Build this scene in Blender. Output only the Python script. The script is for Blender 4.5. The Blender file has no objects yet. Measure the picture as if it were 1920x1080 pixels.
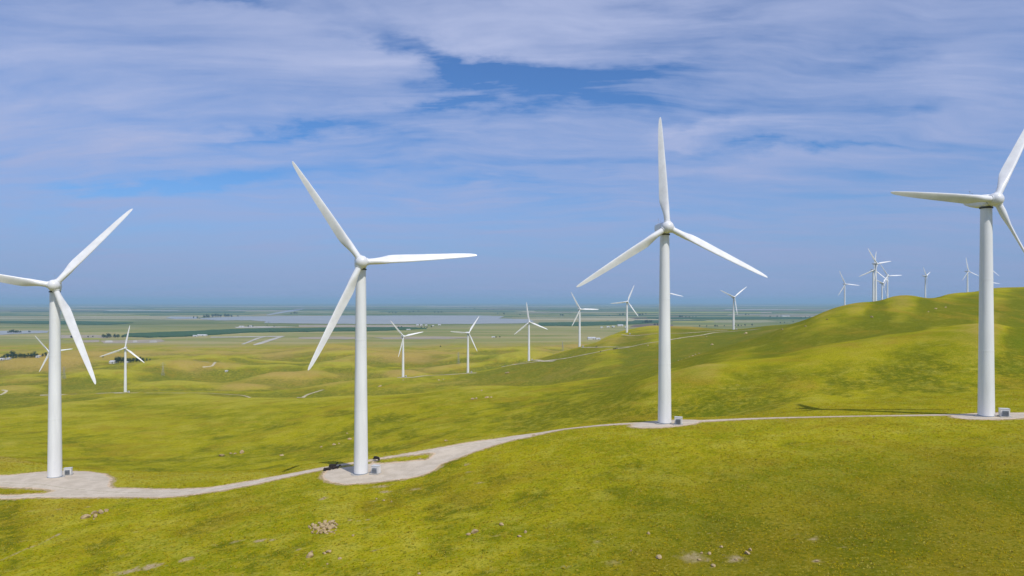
import bpy, bmesh, math, random
import numpy as np
from mathutils import Matrix, Vector

R_ = math.radians
scene = bpy.context.scene
col = scene.collection

# ------------------------------------------------------------------ camera
cam_d = bpy.data.cameras.new("camera")
cam = bpy.data.objects.new("camera", cam_d)
col.objects.link(cam)
cam.location = (0, 0, 0)
cam.rotation_euler = (R_(90), 0, 0)
cam_d.sensor_width = 36.0
cam_d.lens = 24.0
cam_d.shift_y = 25.0 / 1920.0
cam_d.clip_start = 0.5
cam_d.clip_end = 250000
scene.camera = cam

# ------------------------------------------------------------------ light
SUN_EL, SUN_AZ = R_(51), R_(33)          # azimuth: to the right of straight behind the camera
sd = Vector((math.sin(SUN_AZ) * math.cos(SUN_EL), -math.cos(SUN_AZ) * math.cos(SUN_EL), math.sin(SUN_EL)))
sun_d = bpy.data.lights.new("sun", 'SUN')
sun_d.energy = 3.2
sun_d.angle = R_(0.6)
sun_d.color = (1.0, 0.955, 0.88)
sun = bpy.data.objects.new("sun", sun_d)
col.objects.link(sun)
sun.rotation_euler = sd.to_track_quat('Z', 'Y').to_euler()
sun.location = (0, 0, 300)

scene.view_settings.view_transform = 'Standard'
scene.view_settings.look = 'None'
scene.view_settings.exposure = 0.0
scene.view_settings.gamma = 1.0
scene.view_settings.use_curve_mapping = False


class NT:
    """tiny node helper"""
    def __init__(self, tree):
        self.t = tree
        tree.nodes.clear()

    def n(self, kind, **kw):
        nd = self.t.nodes.new(kind)
        ins = kw.pop('ins', {})
        for k, v in kw.items():
            setattr(nd, k, v)
        for k, v in ins.items():
            self.set(nd.inputs[k], v)
        return nd

    def set(self, sock, v):
        if isinstance(v, bpy.types.NodeSocket):
            self.t.links.new(v, sock)
        elif isinstance(v, bpy.types.Node):
            self.t.links.new(v.outputs[0], sock)
        else:
            if isinstance(v, tuple) and len(v) == 3 and sock.type == 'RGBA':
                v = (*v, 1)
            sock.default_value = v

    def m(self, op, a, b=0.0, c=0.0, clamp=False):
        nd = self.t.nodes.new('ShaderNodeMath')
        nd.operation = op
        nd.use_clamp = clamp
        for i, v in enumerate((a, b, c)):
            self.set(nd.inputs[i], v)
        return nd.outputs[0]

    def vm(self, op, a, b=(0, 0, 0)):
        nd = self.t.nodes.new('ShaderNodeVectorMath')
        nd.operation = op
        self.set(nd.inputs[0], a)
        self.set(nd.inputs[1], b)
        return nd.outputs[0]

    def mix(self, f, a, b, mode='MIX'):
        nd = self.t.nodes.new('ShaderNodeMix')
        nd.data_type = 'RGBA'
        nd.blend_type = mode
        nd.clamp_factor = True
        self.set(nd.inputs[0], f)
        self.set(nd.inputs[6], a)
        self.set(nd.inputs[7], b)
        return nd.outputs[2]

    def ramp(self, f, a, b):
        nd = self.t.nodes.new('ShaderNodeMapRange')
        nd.interpolation_type = 'SMOOTHSTEP'
        self.set(nd.inputs[0], f)
        nd.inputs[1].default_value = a
        nd.inputs[2].default_value = b
        return nd.outputs[0]

    def noise(self, vec, scale, detail=3, rough=0.55, dist=0.0):
        nd = self.n('ShaderNodeTexNoise', ins={'Scale': scale, 'Detail': detail, 'Roughness': rough, 'Distortion': dist})
        self.set(nd.inputs['Vector'], vec)
        return nd.outputs[0]

    def xyz(self, x, y, z=0.0):
        nd = self.t.nodes.new('ShaderNodeCombineXYZ')
        for i, v in enumerate((x, y, z)):
            self.set(nd.inputs[i], v)
        return nd.outputs[0]


# ------------------------------------------------------------------ sky: clear sky with a thin high veil of cloud
world = bpy.data.worlds.new("World")
scene.world = world
world.use_nodes = True
w = NT(world.node_tree)
sky = w.n('ShaderNodeTexSky', sky_type='NISHITA', sun_disc=False, sun_elevation=SUN_EL,
          sun_rotation=math.pi - SUN_AZ, altitude=100, air_density=1.0, dust_density=0.6, ozone_density=2.5)
SKY_S = 0.085
skyc = w.vm('MULTIPLY', sky.outputs[0], (SKY_S * 0.58, SKY_S * 0.95, SKY_S * 1.42))
geo = w.n('ShaderNodeTexCoord')
sep = w.n('ShaderNodeSeparateXYZ')
w.set(sep.inputs[0], geo.outputs['Generated'])
dx, dy, dz = sep.outputs
zc = w.m('MAXIMUM', dz, 0.0)
den = w.m('ADD', zc, 0.10)
px_ = w.m('DIVIDE', dx, den)
py_ = w.m('DIVIDE', dy, den)
pl = w.xyz(px_, py_, 0.0)
# drifting streaks on the cloud deck
warp = w.n('ShaderNodeTexNoise', ins={'Scale': 0.55, 'Detail': 3.0, 'Roughness': 0.5})
w.set(warp.inputs['Vector'], pl)
warpv = w.vm('SUBTRACT', warp.outputs['Color'], (0.5, 0.5, 0.5))
pl2 = w.vm('ADD', pl, w.vm('MULTIPLY', warpv, (1.6, 1.2, 0)))
stre = w.vm('MULTIPLY', pl2, (0.42, 1.0, 1.0))
n_a = w.noise(stre, 0.95, 4, 0.52)
n_b = w.noise(w.vm('ADD', w.vm('MULTIPLY', pl2, (0.5, 1.5, 1.0)), (7.3, 2.1, 0.0)), 2.4, 7, 0.6)
# clear gaps and thick banks at fixed bearings (tangent of azimuth, tangent of elevation)
ysafe = w.m('MAXIMUM', dy, 0.05)
U0 = w.m('DIVIDE', dx, ysafe)
V0 = w.m('DIVIDE', dz, ysafe)
wn = w.n('ShaderNodeTexNoise', ins={'Scale': 5.0, 'Detail': 8.0, 'Roughness': 0.6})
w.set(wn.inputs['Vector'], w.xyz(U0, w.m('MULTIPLY', V0, 2.6), 0.0))
wsep = w.n('ShaderNodeSeparateXYZ')
w.set(wsep.inputs[0], wn.outputs['Color'])
U = w.m('ADD', U0, w.m('MULTIPLY', w.m('SUBTRACT', wsep.outputs[0], 0.5), 0.34))
V = w.m('ADD', V0, w.m('MULTIPLY', w.m('SUBTRACT', wsep.outputs[1], 0.5), 0.12))
front = w.ramp(dy, 0.0, 0.25)


def spot(px, row, rx, ry, tilt, amp):
    u0, v0 = (px - 960) / 1280, (565 - row) / 1280
    a, b = w.m('SUBTRACT', U, u0), w.m('SUBTRACT', V, v0)
    ct, st = math.cos(R_(tilt)), math.sin(R_(tilt))
    p = w.m('ADD', w.m('MULTIPLY', a, ct), w.m('MULTIPLY', b, -st))
    q = w.m('ADD', w.m('MULTIPLY', a, st), w.m('MULTIPLY', b, ct))
    p = w.m('MULTIPLY', p, 1280 / rx)
    q = w.m('MULTIPLY', q, 1280 / ry)
    r2 = w.m('ADD', w.m('MULTIPLY', p, p), w.m('MULTIPLY', q, q))
    return w.m('MULTIPLY', w.m('EXPONENT', w.m('MULTIPLY', r2, -1.0)), amp)


SPOTS = [(1060, 175, 330, 60, 5, -0.22), (620, 300, 500, 30, 0, -0.15), (815, 112, 130, 26, 24, -.85), (930, 150, 120, 24, 6, -.85), (1130, 132, 190, 22, -2, -0.8),
         (1000, 178, 160, 30, 4, -0.35), (850, 200, 110, 12, 0, -0.75), (1250, 205, 190, 22, 4, -0.35),
         (560, 238, 210, 13, -2, -0.62), (300, 338, 230, 15, -2, -0.72), (1500, 272, 210, 10, 0, -0.55),
         (450, 6, 80, 12, 0, -0.5), (1700, 104, 130, 18, 0, -0.35), (1660, 190, 150, 16, 0, -0.3),
         (70, 385, 150, 16, 0, -0.35), (1030, 365, 120, 22, 0, -0.3), (900, 350, 170, 12, -6, -0.3),
         (1340, 40, 160, 20, 0, -0.22), (1200, 300, 220, 12, -4, -0.25),
         (560, 80, 330, 70, 12, 0.42), (120, 170, 260, 140, 0, 0.26), (980, 105, 150, 26, 8, 0.35),
         (1330, 240, 110, 16, -12, 0.45), (1840, 160, 130, 110, 0, 0.3), (1060, 30, 200, 50, 0, 0.2),
         (330, 300, 260, 16, 0, 0.2), (1500, 300, 300, 26, 0, 0.14)]
acc = 0.0
for s_ in SPOTS:
    acc = w.m('ADD', spot(*s_), acc)
acc = w.m('MULTIPLY', acc, front)
cov = w.m('MULTIPLY_ADD', w.m('SUBTRACT', n_a, 0.5), 1.5, 0.64)
cov = w.m('ADD', cov, w.m('MULTIPLY', w.m('SUBTRACT', n_b, 0.5), 1.6))
n_c = w.noise(w.vm('ADD', w.vm('MULTIPLY', pl2, (0.7, 2.6, 1.0)), (1.3, 5.1, 0.0)), 5.5, 7, 0.62)
cov = w.m('ADD', cov, w.m('MULTIPLY', w.m('SUBTRACT', n_c, 0.46), w.m('MULTIPLY_ADD', acc, -1.5, 0.45)))
cov = w.m('ADD', cov, acc)
cov = w.m('MAXIMUM', w.m('MINIMUM', cov, 1.2), 0.03)
lowf = w.ramp(dz, 0.015, 0.20)
cov = w.m('ADD', w.m('MULTIPLY', cov, w.m('MULTIPLY_ADD', lowf, 0.55, 0.45)), w.m('MULTIPLY', w.m('SUBTRACT', 1.0, lowf), 0.40))
cloudc = (0.455, 0.52, 0.765)
lowsky = w.ramp(dz, 0.03, 0.30)
cloudc = w.mix(lowsky, (0.335, 0.385, 0.63), cloudc)      # the veil is greyer where it is seen through more air
skyc = w.mix(w.m('MULTIPLY', w.ramp(dz, 0.16, 0.0), 0.75), skyc, (0.18, 0.31, 0.59))
skym = w.mix(w.m('MULTIPLY', cov, 0.80), skyc, cloudc)
below = w.ramp(dz, -0.02, 0.0)
skym = w.mix(below, (0.10, 0.14, 0.16), skym)
bg = w.n('ShaderNodeBackground', ins={'Color': skym, 'Strength': 1.0})
wo = w.n('ShaderNodeOutputWorld')
w.t.links.new(bg.outputs[0], wo.inputs[0])


# ------------------------------------------------------------------ helpers
def tag(o, label=None, cat=None, group=None, kind=None):
    if label: o['label'] = label
    if cat: o['category'] = cat
    if group: o['group'] = group
    if kind: o['kind'] = kind
    return o


def mesh_obj(name, verts, faces, mat=None, parent=None, smooth=False, mats=None, fm=None):
    me = bpy.data.meshes.new(name)
    me.from_pydata([tuple(v) for v in verts], [], [tuple(f) for f in faces])
    me.update()
    if smooth:
        me.shade_smooth()
    if mat: me.materials.append(mat)
    if mats:
        for m_ in mats: me.materials.append(m_)
        for p, i in zip(me.polygons, fm): p.material_index = i
    o = bpy.data.objects.new(name, me)
    col.objects.link(o)
    if parent: o.parent = parent
    return o


def empty(name, loc, rz=0.0):
    o = bpy.data.objects.new(name, None)
    o.empty_display_size = 1
    col.objects.link(o)
    o.location = loc
    o.rotation_euler = (0, 0, rz)
    return o


def copy_tree(o, parent=None):
    c = o.copy()
    col.objects.link(c)
    if parent: c.parent = parent
    for ch in list(o.children):
        copy_tree(ch, c)
    return c


class MB:
    def __init__(self): self.v, self.f = [], []

    def add(self, vs, fs):
        k = len(self.v)
        self.v += [tuple(q) for q in vs]
        self.f += [tuple(i + k for i in f) for f in fs]

    def box(self, c, s, rz=0.0, taper=1.0):
        x, y, z = s[0] / 2, s[1] / 2, s[2] / 2
        vs = []
        for (a, b, d) in [(-x, -y, -z), (x, -y, -z), (x, y, -z), (-x, y, -z), (-x, -y, z), (x, -y, z), (x, y, z), (-x, y, z)]:
            if d > 0: a, b = a * taper, b * taper
            vs.append((c[0] + a * math.cos(rz) - b * math.sin(rz), c[1] + a * math.sin(rz) + b * math.cos(rz), c[2] + d))
        self.add(vs, [(0, 3, 2, 1), (4, 5, 6, 7), (0, 1, 5, 4), (1, 2, 6, 5), (2, 3, 7, 6), (3, 0, 4, 7)])

    def bar(self, p, q, r, n=4):
        p, q = Vector(p), Vector(q)
        d = (q - p).normalized()
        a = d.orthogonal().normalized()
        b = d.cross(a)
        vs = [(pp + (a * math.cos(2 * math.pi * i / n) + b * math.sin(2 * math.pi * i / n)) * r) for pp in (p, q) for i in range(n)]
        fs = [(i, (i + 1) % n, n + (i + 1) % n, n + i) for i in range(n)] + [tuple(range(n - 1, -1, -1)), tuple(range(n, 2 * n))]
        self.add(vs, fs)

    def rings(self, rings, cap=(True, True)):
        n = len(rings[0])
        vs = [p for r in rings for p in r]
        fs = []
        for k in range(len(rings) - 1):
            for i in range(n):
                j = (i + 1) % n
                fs.append((k * n + i, k * n + j, (k + 1) * n + j, (k + 1) * n + i))
        if cap[0]: fs.append(tuple(range(n - 1, -1, -1)))
        if cap[1]: fs.append(tuple((len(rings) - 1) * n + i for i in range(n)))
        self.add(vs, fs)

    def lathe(self, prof, n=32, axis='Z', cap=(True, True)):
        rs = []
        for (r, z) in prof:
            ring = []
            for i in range(n):
                a = 2 * math.pi * i / n
                if axis == 'Z': ring.append((r * math.cos(a), r * math.sin(a), z))
                else: ring.append((r * math.cos(a), -z, r * math.sin(a)))   # axis -Y
            rs.append(ring)
        self.rings(rs, cap)

    def build(self, name, mat, parent=None, smooth=False, autosmooth=None):
        o = mesh_obj(name, self.v, self.f, mat, parent, smooth)
        if autosmooth is not None:
            o.data.shade_smooth()
            o.data.set_sharp_from_angle(angle=R_(autosmooth))
        return o


# numpy gradient noise
def _hash(ix, iy, seed):
    h = (ix.astype(np.int64) * 374761393 + iy.astype(np.int64) * 668265263 + seed * 1442695041) & 0x7fffffff
    h = ((h ^ (h >> 13)) * 1274126177) & 0x7fffffff
    h = h ^ (h >> 16)
    return (h & 0xffff) / 65535.0 * 2 * np.pi


def perlin(x, y, seed=0):
    x = np.asarray(x, float); y = np.asarray(y, float)
    ix, iy = np.floor(x).astype(np.int64), np.floor(y).astype(np.int64)
    fx, fy = x - ix, y - iy
    ux, uy = fx ** 3 * (fx * (fx * 6 - 15) + 10), fy ** 3 * (fy * (fy * 6 - 15) + 10)
    def g(a, b):
        t = _hash(ix + a, iy + b, seed)
        return np.cos(t) * (fx - a) + np.sin(t) * (fy - b)
    n0 = g(0, 0) * (1 - ux) + g(1, 0) * ux
    n1 = g(0, 1) * (1 - ux) + g(1, 1) * ux
    return (n0 * (1 - uy) + n1 * uy) * 1.4


def sstep(x, a, b):
    t = np.clip((np.asarray(x, float) - a) / (b - a), 0, 1)
    return t * t * (3 - 2 * t)


# ------------------------------------------------------------------ terrain: lines of hill and valley lofted together
# every line: (bearing, drop below eye level as 'row', distance) along the line, near to far
HZ, FP = 565.0, 1280.0
LINES = [
 # under the viewpoint (z given through row at distance 30)
 [(-400, 565 + 62 * 1280 / 40, 40), (676, 565 + 50 * 1280 / 40, 40), (1900, 565 + 43 * 1280 / 40, 40), (2400, 565 + 42 * 1280 / 40, 40)],
 [(-400, 1080, 152), (0, 1080, 148), (350, 1080, 138), (680, 1080, 127), (1250, 1080, 113), (1900, 1080, 101), (2400, 1080, 96)],
 # the shelf the near turbines and the track stand on
 [(-400, 920, 233), (0, 918, 222), (103, 910, 222), (300, 912, 217), (500, 897, 212), (676, 893, 208), (800, 872, 214), (900, 842, 224),
  (1000, 815, 234), (1246, 794, 226), (1550, 785, 216), (1853, 781, 205), (2400, 764, 190)],
 [(-400, 850, 290), (0, 864, 262), (60, 872, 256), (130, 881, 250), (300, 888, 246), (480, 883, 242), (600, 871, 234), (720, 855.5, 230),
  (850, 833, 232), (1000, 810, 243), (1250, 786, 238), (1550, 778, 230), (1853, 772, 216), (2400, 758, 200)],
 # foot of the shelf
 [(-400, 862, 370), (0, 868, 345), (130, 883, 330), (300, 889, 322), (480, 884, 318), (600, 876, 312), (720, 866, 305), (850, 846, 300),
  (1000, 824, 300), (1250, 800, 290), (1550, 745, 290), (1853, 735, 275), (2400, 720, 260)],
 # spur crossing from the lower left up to the right
 [(-400, 812, 470), (0, 826, 450), (300, 838, 430), (600, 820, 420), (850, 792, 400), (1000, 775, 390), (1140, 742, 380), (1250, 700, 380), (1327, 681.5, 380),
  (1375, 679, 382), (1440, 674, 384), (1540, 655, 388), (1640, 635, 392), (1715, 625, 396), (1765, 616, 400), (1853, 605, 405), (1920, 615, 410), (2400, 600, 420)],
 [(-400, 790, 560), (0, 800, 540), (300, 800, 520), (600, 782, 500), (850, 752, 480), (1000, 742, 470), (1140, 728, 462), (1250, 698, 462), (1327, 682, 462),
  (1375, 673, 465), (1440, 667, 468), (1540, 645, 470), (1640, 628, 475), (1715, 620, 478), (1765, 614, 480), (1853, 612, 490), (1920, 618, 495), (2400, 600, 500)],
 # broad crest: pale brow on the left, main hill on the right
 [(-400, 775, 650), (0, 768, 660), (110, 758, 700), (235, 744, 820), (350, 742, 800), (450, 744.5, 740), (560, 746, 700), (700, 742.5, 640), (760, 739, 620),
  (850, 729.5, 575), (900, 725.5, 560), (1000, 724, 548), (1060, 718, 548), (1140, 708, 552), (1250, 683, 560), (1300, 668, 572), (1375, 648, 585), (1440, 627, 600),
  (1472, 612, 605), (1515, 597.5, 610), (1535, 589, 612), (1565, 579, 618), (1615, 567.5, 628), (1652, 565, 640), (1670, 557.5, 645), (1690, 553.8, 650), (1710, 554, 650),
  (1735, 558.8, 655), (1752, 558, 662), (1790, 550, 720), (1820, 548.5, 745), (1840, 545, 760), (1865, 540, 770), (1920, 538.5, 780), (2400, 530, 800)],
 # behind the crest
 [(-400, 780, 780), (0, 778, 780), (110, 770, 830), (235, 740, 950), (350, 744, 930), (450, 769, 880), (560, 786, 840), (700, 790, 810), (850, 775, 760),
  (1000, 760, 730), (1140, 716, 740), (1250, 692, 760), (1375, 650, 860), (1440, 628, 900), (1515, 612, 900), (1565, 596, 900), (1652, 584, 900), (1735, 575, 900), (1853, 560, 920), (1920, 556, 920), (2400, 540, 950)],
 # ridge with the row of small turbines
 [(-400, 750, 1030), (0, 748, 1030), (110, 741, 1035), (235, 735.5, 1045), (350, 733, 1050), (480, 735, 1080), (560, 729, 1100), (640, 716, 1120), (755, 707, 1130), (820, 704, 1150),
  (877, 699, 1168), (930, 690, 1190), (992, 675.5, 1205), (1040, 663, 1215), (1087, 650.5, 1226), (1120, 640, 1270), (1150, 630, 1330), (1176, 627, 1362),
  (1205, 620, 1380), (1240, 616, 1390), (1285, 616, 1395), (1320, 617, 1395), (1376, 617.8, 1394), (1440, 611, 1350), (1515, 605, 1320), (1565, 590, 1320),
  (1652, 573, 1300), (1700, 567, 1350), (1735, 566, 1500), (1814, 556, 1650), (1920, 553, 1700), (2400, 545, 1700)],
 [(-400, 742, 1140), (0, 742, 1140), (235, 742, 1140), (350, 742, 1150), (480, 741, 1190), (560, 734, 1230), (755, 720, 1270), (877, 714, 1300), (992, 708, 1330), (1087, 690, 1350),
  (1130, 648, 1420), (1176, 627, 1520), (1205, 617, 1540), (1235, 612, 1550), (1290, 612, 1560), (1330, 616, 1560), (1376, 620, 1560), (1440, 614, 1550), (1565, 596, 1550), (1700, 573, 1700), (1920, 558, 2000), (2400, 550, 2000)],
 [(-400, 565 + 156 * .8, 1600), (700, 565 + 157 * .8, 1600), (1087, 565 + 156 * 1280 / 1750, 1750), (1300, 565 + 150 * 1280 / 2000, 2000), (1700, 565 + 130 * 1280 / 2500, 2500), (2400, 565 + 125 * 1280 / 2800, 2800)],
 [(-400, 565 + 165 * 1280 / 2900, 2900), (1200, 565 + 165 * 1280 / 2900, 2900), (1800, 565 + 165 * 1280 / 3600, 3600), (2400, 565 + 165 * 1280 / 3600, 3600)],
 [(-400, 565 + 165 * 1280 / 4500, 4500), (2400, 565 + 165 * 1280 / 4500, 4500)],
 [(-400, 565 + 165 * 1280 / 60000, 60000), (2400, 565 + 165 * 1280 / 60000, 60000)],
]


def pchip_nodes(xs, ys, x):
    """monotone cubic along fixed nodes (1-D)"""
    xs = np.array(xs, float); ys = np.array(ys, float)
    h = np.diff(xs); d = np.diff(ys) / h
    m = np.zeros_like(ys)
    m[0], m[-1] = d[0], d[-1]
    for i in range(1, len(xs) - 1):
        if d[i - 1] * d[i] > 0:
            w1, w2 = 2 * h[i] + h[i - 1], h[i] + 2 * h[i - 1]
            m[i] = (w1 + w2) / (w1 / d[i - 1] + w2 / d[i])
    x = np.clip(x, xs[0], xs[-1])
    k = np.clip(np.searchsorted(xs, x, side='right') - 1, 0, len(xs) - 2)
    t = (x - xs[k]) / h[k]
    return ((1 + 2 * t) * (1 - t) ** 2 * ys[k] + t * (1 - t) ** 2 * h[k] * m[k] + t * t * (3 - 2 * t) * ys[k + 1] + t * t * (t - 1) * h[k] * m[k + 1])


NCOL = 1401
COLU = np.linspace(-400, 2400, NCOL)
KN_D, KN_Z = [], []
for L in LINES:
    p = [q[0] for q in L]
    d = pchip_nodes(p, [math.log(q[2]) for q in L], COLU)
    r = pchip_nodes(p, [q[1] for q in L], COLU)
    KN_D.append(d); KN_Z.append(-(r - HZ) / FP * np.exp(d))
KN_D, KN_Z = np.array(KN_D), np.array(KN_Z)
# soften along each line
ker = np.exp(-0.5 * (np.arange(-12, 13) / 4.0) ** 2); ker /= ker.sum()
for k in range(len(LINES)):
    for A in (KN_D, KN_Z):
        A[k] = np.convolve(np.pad(A[k], 12, mode='edge'), ker, mode='valid')
_h = np.diff(KN_D, axis=0); _d = np.diff(KN_Z, axis=0) / _h
KN_M = np.zeros_like(KN_Z)
KN_M[-1] = _d[-1]
w1 = 2 * _h[1:] + _h[:-1]; w2 = _h[1:] + 2 * _h[:-1]
pr = _d[:-1] * _d[1:]
with np.errstate(all='ignore'):
    hm = (w1 + w2) / (w1 / _d[:-1] + w2 / _d[1:])
KN_M[1:-1] = np.where(pr > 0, hm, 0.0)


def base_z(u, ld):
    """u: bearing in px, ld: log distance"""
    c = np.clip((u + 400) / 2800 * (NCOL - 1), 0, NCOL - 1.001)
    i = np.floor(c).astype(int); f = c - i
    out = 0
    for ii, ww in ((i, 1 - f), (i + 1, f)):
        D = KN_D[:, ii]; 
        x = np.clip(ld, D[0], D[-1])
        k = np.zeros(x.shape, int)
        for j in range(1, len(LINES) - 1):
            k = np.where(x >= D[j], j, k)
        ar = np.arange(x.size).reshape(x.shape)
        def tk(A): return A[k, ii]
        def tk1(A): return A[k + 1, ii]
        x0, x1, z0, z1, m0, m1 = tk(KN_D), tk1(KN_D), tk(KN_Z), tk1(KN_Z), tk(KN_M), tk1(KN_M)
        h = x1 - x0; t = (x - x0) / h
        out = out + ww * ((1 + 2 * t) * (1 - t) ** 2 * z0 + t * (1 - t) ** 2 * h * m0 + t * t * (3 - 2 * t) * z1 + t * t * (t - 1) * h * m1)
    return out


YM = 90.0
# low knolls in the rolling ground: (bearing, distance, half width m, half depth m, height m, dry)
KNOLLS = [(80, 1560, 130, 110, 12, 1.0), (20, 1180, 60, 60, 5, .6), (300, 1480, 150, 110, 10, .55), (330, 1230, 90, 55, 7, .1), (540, 1330, 80, 60, 9, .9), (470, 1210, 60, 50, 6, .9),
          (420, 1700, 190, 90, 9, .1), (620, 1480, 110, 70, 9, .1), (760, 1750, 150, 100, 10, .9), (840, 1500, 80, 60, 9, .8), (900, 1640, 130, 80, 10, .1), (1000, 1560, 110, 80, 12, 0),
          (600, 2050, 260, 110, 9, .5), (180, 1850, 210, 90, 8, .8), (960, 1950, 200, 110, 11, .1), (1060, 1800, 120, 110, 8, .7), (750, 1380, 60, 50, 6, .7), (690, 1900, 170, 80, 8, .3),
          (200, 1330, 90, 60, 7, .1), (960, 1400, 60, 50, 6, 0), (1080, 2150, 220, 120, 9, .8), (1170, 2300, 200, 130, 7, .9), (440, 1480, 120, 70, 8, .3)]


def H(x, y, fine=True):
    x = np.asarray(x, float); y = np.asarray(y, float)
    yy = np.maximum(y, YM)
    u = x / yy * FP + 960
    z = base_z(u, np.log(np.maximum(y, 41.0)))
    if not fine: return z
    far = sstep(y, 1130, 1450) * (1 - sstep(y, 1950, 2550)) * (1 - sstep(u, 1150, 1330))
    z = z + far * (perlin(x / 210 + 3.3, y / 150 + 1.7, 5) * 14.0 + perlin(x / 90 + .2 * perlin(x / 50, y / 50, 3), y / 70, 6) * 6.0 + perlin(x / 35, y / 35, 16) * .5)
    for (kp, kd, wx, wy, hh, dr) in KNOLLS:
        kx = (kp - 960) / FP * kd
        z = z + 2.4 * hh * np.exp(-((x - kx) / wx) ** 2 - ((y - kd) / wy) ** 2) * (1 - sstep(u, 1200, 1330))
    mid = sstep(y, 290, 420) * (1 - sstep(y, 900, 1040))
    z = z + mid * (perlin(x / 70 + 9, y / 70, 7) * 1.5 + perlin(x / 24, y / 30 + 4, 8) * 0.35)
    rid = sstep(y, 1000, 1060) * (1 - sstep(y, 1500, 2500)) * sstep(u, 700, 1000) * 0.5
    z = z + rid * (perlin(x / 60 + 2, y / 80, 9) * 1.0)
    near = (1 - sstep(y, 186, 200)) + sstep(y, 250, 290) * (1 - sstep(y, 900, 1200))
    near = np.clip(near, 0, 1)
    z = z + near * (perlin(x / 17, y / 17, 10) * 0.40 + perlin(x / 6, y / 6, 11) * 0.13 + perlin(x / 2.4, y / 2.4, 12) * 0.05)
    return z


def ground(x, y): return float(H(np.array([x]), np.array([y]))[0])


_ys = np.exp(np.linspace(math.log(60), math.log(60000), 6000))


def hit(px, row, dmin=60.0, dmax=60000.0):
    for k in range(16):
        p = _hit(px, row + .6 * k, dmin, dmax)
        if p: return p
    print('NO HIT', px, row, dmin, dmax)
    return None


def _hit(px, row, dmin, dmax):
    """first point where the sight line at this bearing and drop meets the ground"""
    ys = _ys[(_ys >= dmin) & (_ys <= dmax)]
    s = (px - 960) / FP
    zr = -(row - HZ) / FP * ys
    g = H(s * ys, ys)
    b = np.where(zr < g)[0]
    if len(b) == 0: return None
    i = b[0]
    if i == 0: return (s * ys[0], ys[0], float(g[0]))
    a0 = zr[i - 1] - g[i - 1]; a1 = zr[i] - g[i]
    t = a0 / (a0 - a1)
    y = ys[i - 1] + (ys[i] - ys[i - 1]) * t
    return (s * y, y, ground(s * y, y))


# ------------------------------------------------------------------ tracks and pads (outlines on the ground)
def outline(pts, dmin=60, dmax=400):
    return np.array([hit(a, b, dmin, dmax)[:2] for a, b in pts])


PAD_A = outline([(-140, 888), (-60, 890), (0, 890.8), (26, 890), (52, 887), (88, 884), (124, 882.8), (166, 884), (197, 888), (212.7, 897), (208, 911), (215, 914.5), (259, 915.5),
                 (350, 916), (389, 914), (430, 908), (480, 900), (530, 890.5), (571, 882.5), (602, 876.5), (640, 870), (668, 865.5), (700, 861), (721, 856.8), (778, 847.5), (843, 835.7), (921, 823.5), (960, 817.5), (1000, 812.5),
                 (1000, 818.5), (960, 826), (921, 837.6), (884, 850), (863, 858.3), (830, 870), (819, 880.4), (796, 890.8), (765, 898), (726, 902.4),
                 (687, 907), (646, 909.4), (617, 905), (603, 898), (601, 893), (607, 886), (611, 880), (584, 885.5), (545, 894), (480, 909), (415, 920.6), (350, 929.7), (298, 933.6),
                 (220, 933), (104, 934), (0, 936), (-140, 938)])
HOLES = [outline([(-140, 912), (0, 914), (52, 916), (85, 919), (97, 921.4), (83, 925), (39, 927), (0, 928), (-140, 930)]),
         outline([(700, 867), (713, 861.5), (739, 857.5), (778, 853.5), (800, 851), (811, 850.8), (806, 857), (799, 861.3), (778, 863), (739, 867), (716, 868.3)]),
         outline([(611, 879.2), (640, 873.6), (668, 869.5), (695, 865.5), (697, 869), (661, 874.3), (625, 878.8), (614, 880.4)])]
def circ(cx, cy, rx, ry, n=28): return np.array([(cx + rx * math.cos(t), cy + ry * math.sin(t)) for t in np.linspace(0, 2 * math.pi, n, endpoint=False)])
def ribbon_poly(pts, wd):
    P = np.array(pts, float); T = np.gradient(P, axis=0); T /= np.linalg.norm(T, axis=1)[:, None]
    N = np.stack([-T[:, 1], T[:, 0]], 1)
    return np.concatenate([P + N * wd / 2, (P - N * wd / 2)[::-1]])
_a = PAD_A[28:30].mean(0)
def xy(px, d): return ((px - 960) / FP * d, d)
TRACK_B = ribbon_poly([tuple(_a), xy(1060, 238), xy(1130, 236), xy(1200, 231), xy(1290, 226), xy(1450, 224), xy(1600, 220), xy(1740, 214), xy(1860, 209), xy(2000, 206)], 4.6)
PAD_C = circ(*xy(1248, 226.5), 12, 8)
PAD_D = circ(*xy(1862, 206), 12, 8)
NEAR_POLYS = [PAD_A, TRACK_B, PAD_C, PAD_D]


def inside(P, x, y):
    r = np.zeros(x.shape, bool); n = len(P)
    for i in range(n):
        x0, y0 = P[i]; x1, y1 = P[(i + 1) % n]
        c = (y0 > y) != (y1 > y)
        with np.errstate(all='ignore'):
            r ^= c & (x < (x1 - x0) * (y - y0) / (y1 - y0 + 1e-12) + x0)
    return r


def seg_dist(P, x, y, closed=True):
    best = np.full(x.shape, 1e9); n = len(P)
    for i in range(n if closed else n - 1):
        x0, y0 = P[i]; x1, y1 = P[(i + 1) % n]
        dx_, dy_ = x1 - x0, y1 - y0
        t = np.clip(((x - x0) * dx_ + (y - y0) * dy_) / (dx_ * dx_ + dy_ * dy_ + 1e-9), 0, 1)
        best = np.minimum(best, np.hypot(x - x0 - t * dx_, y - y0 - t * dy_))
    return best


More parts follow.
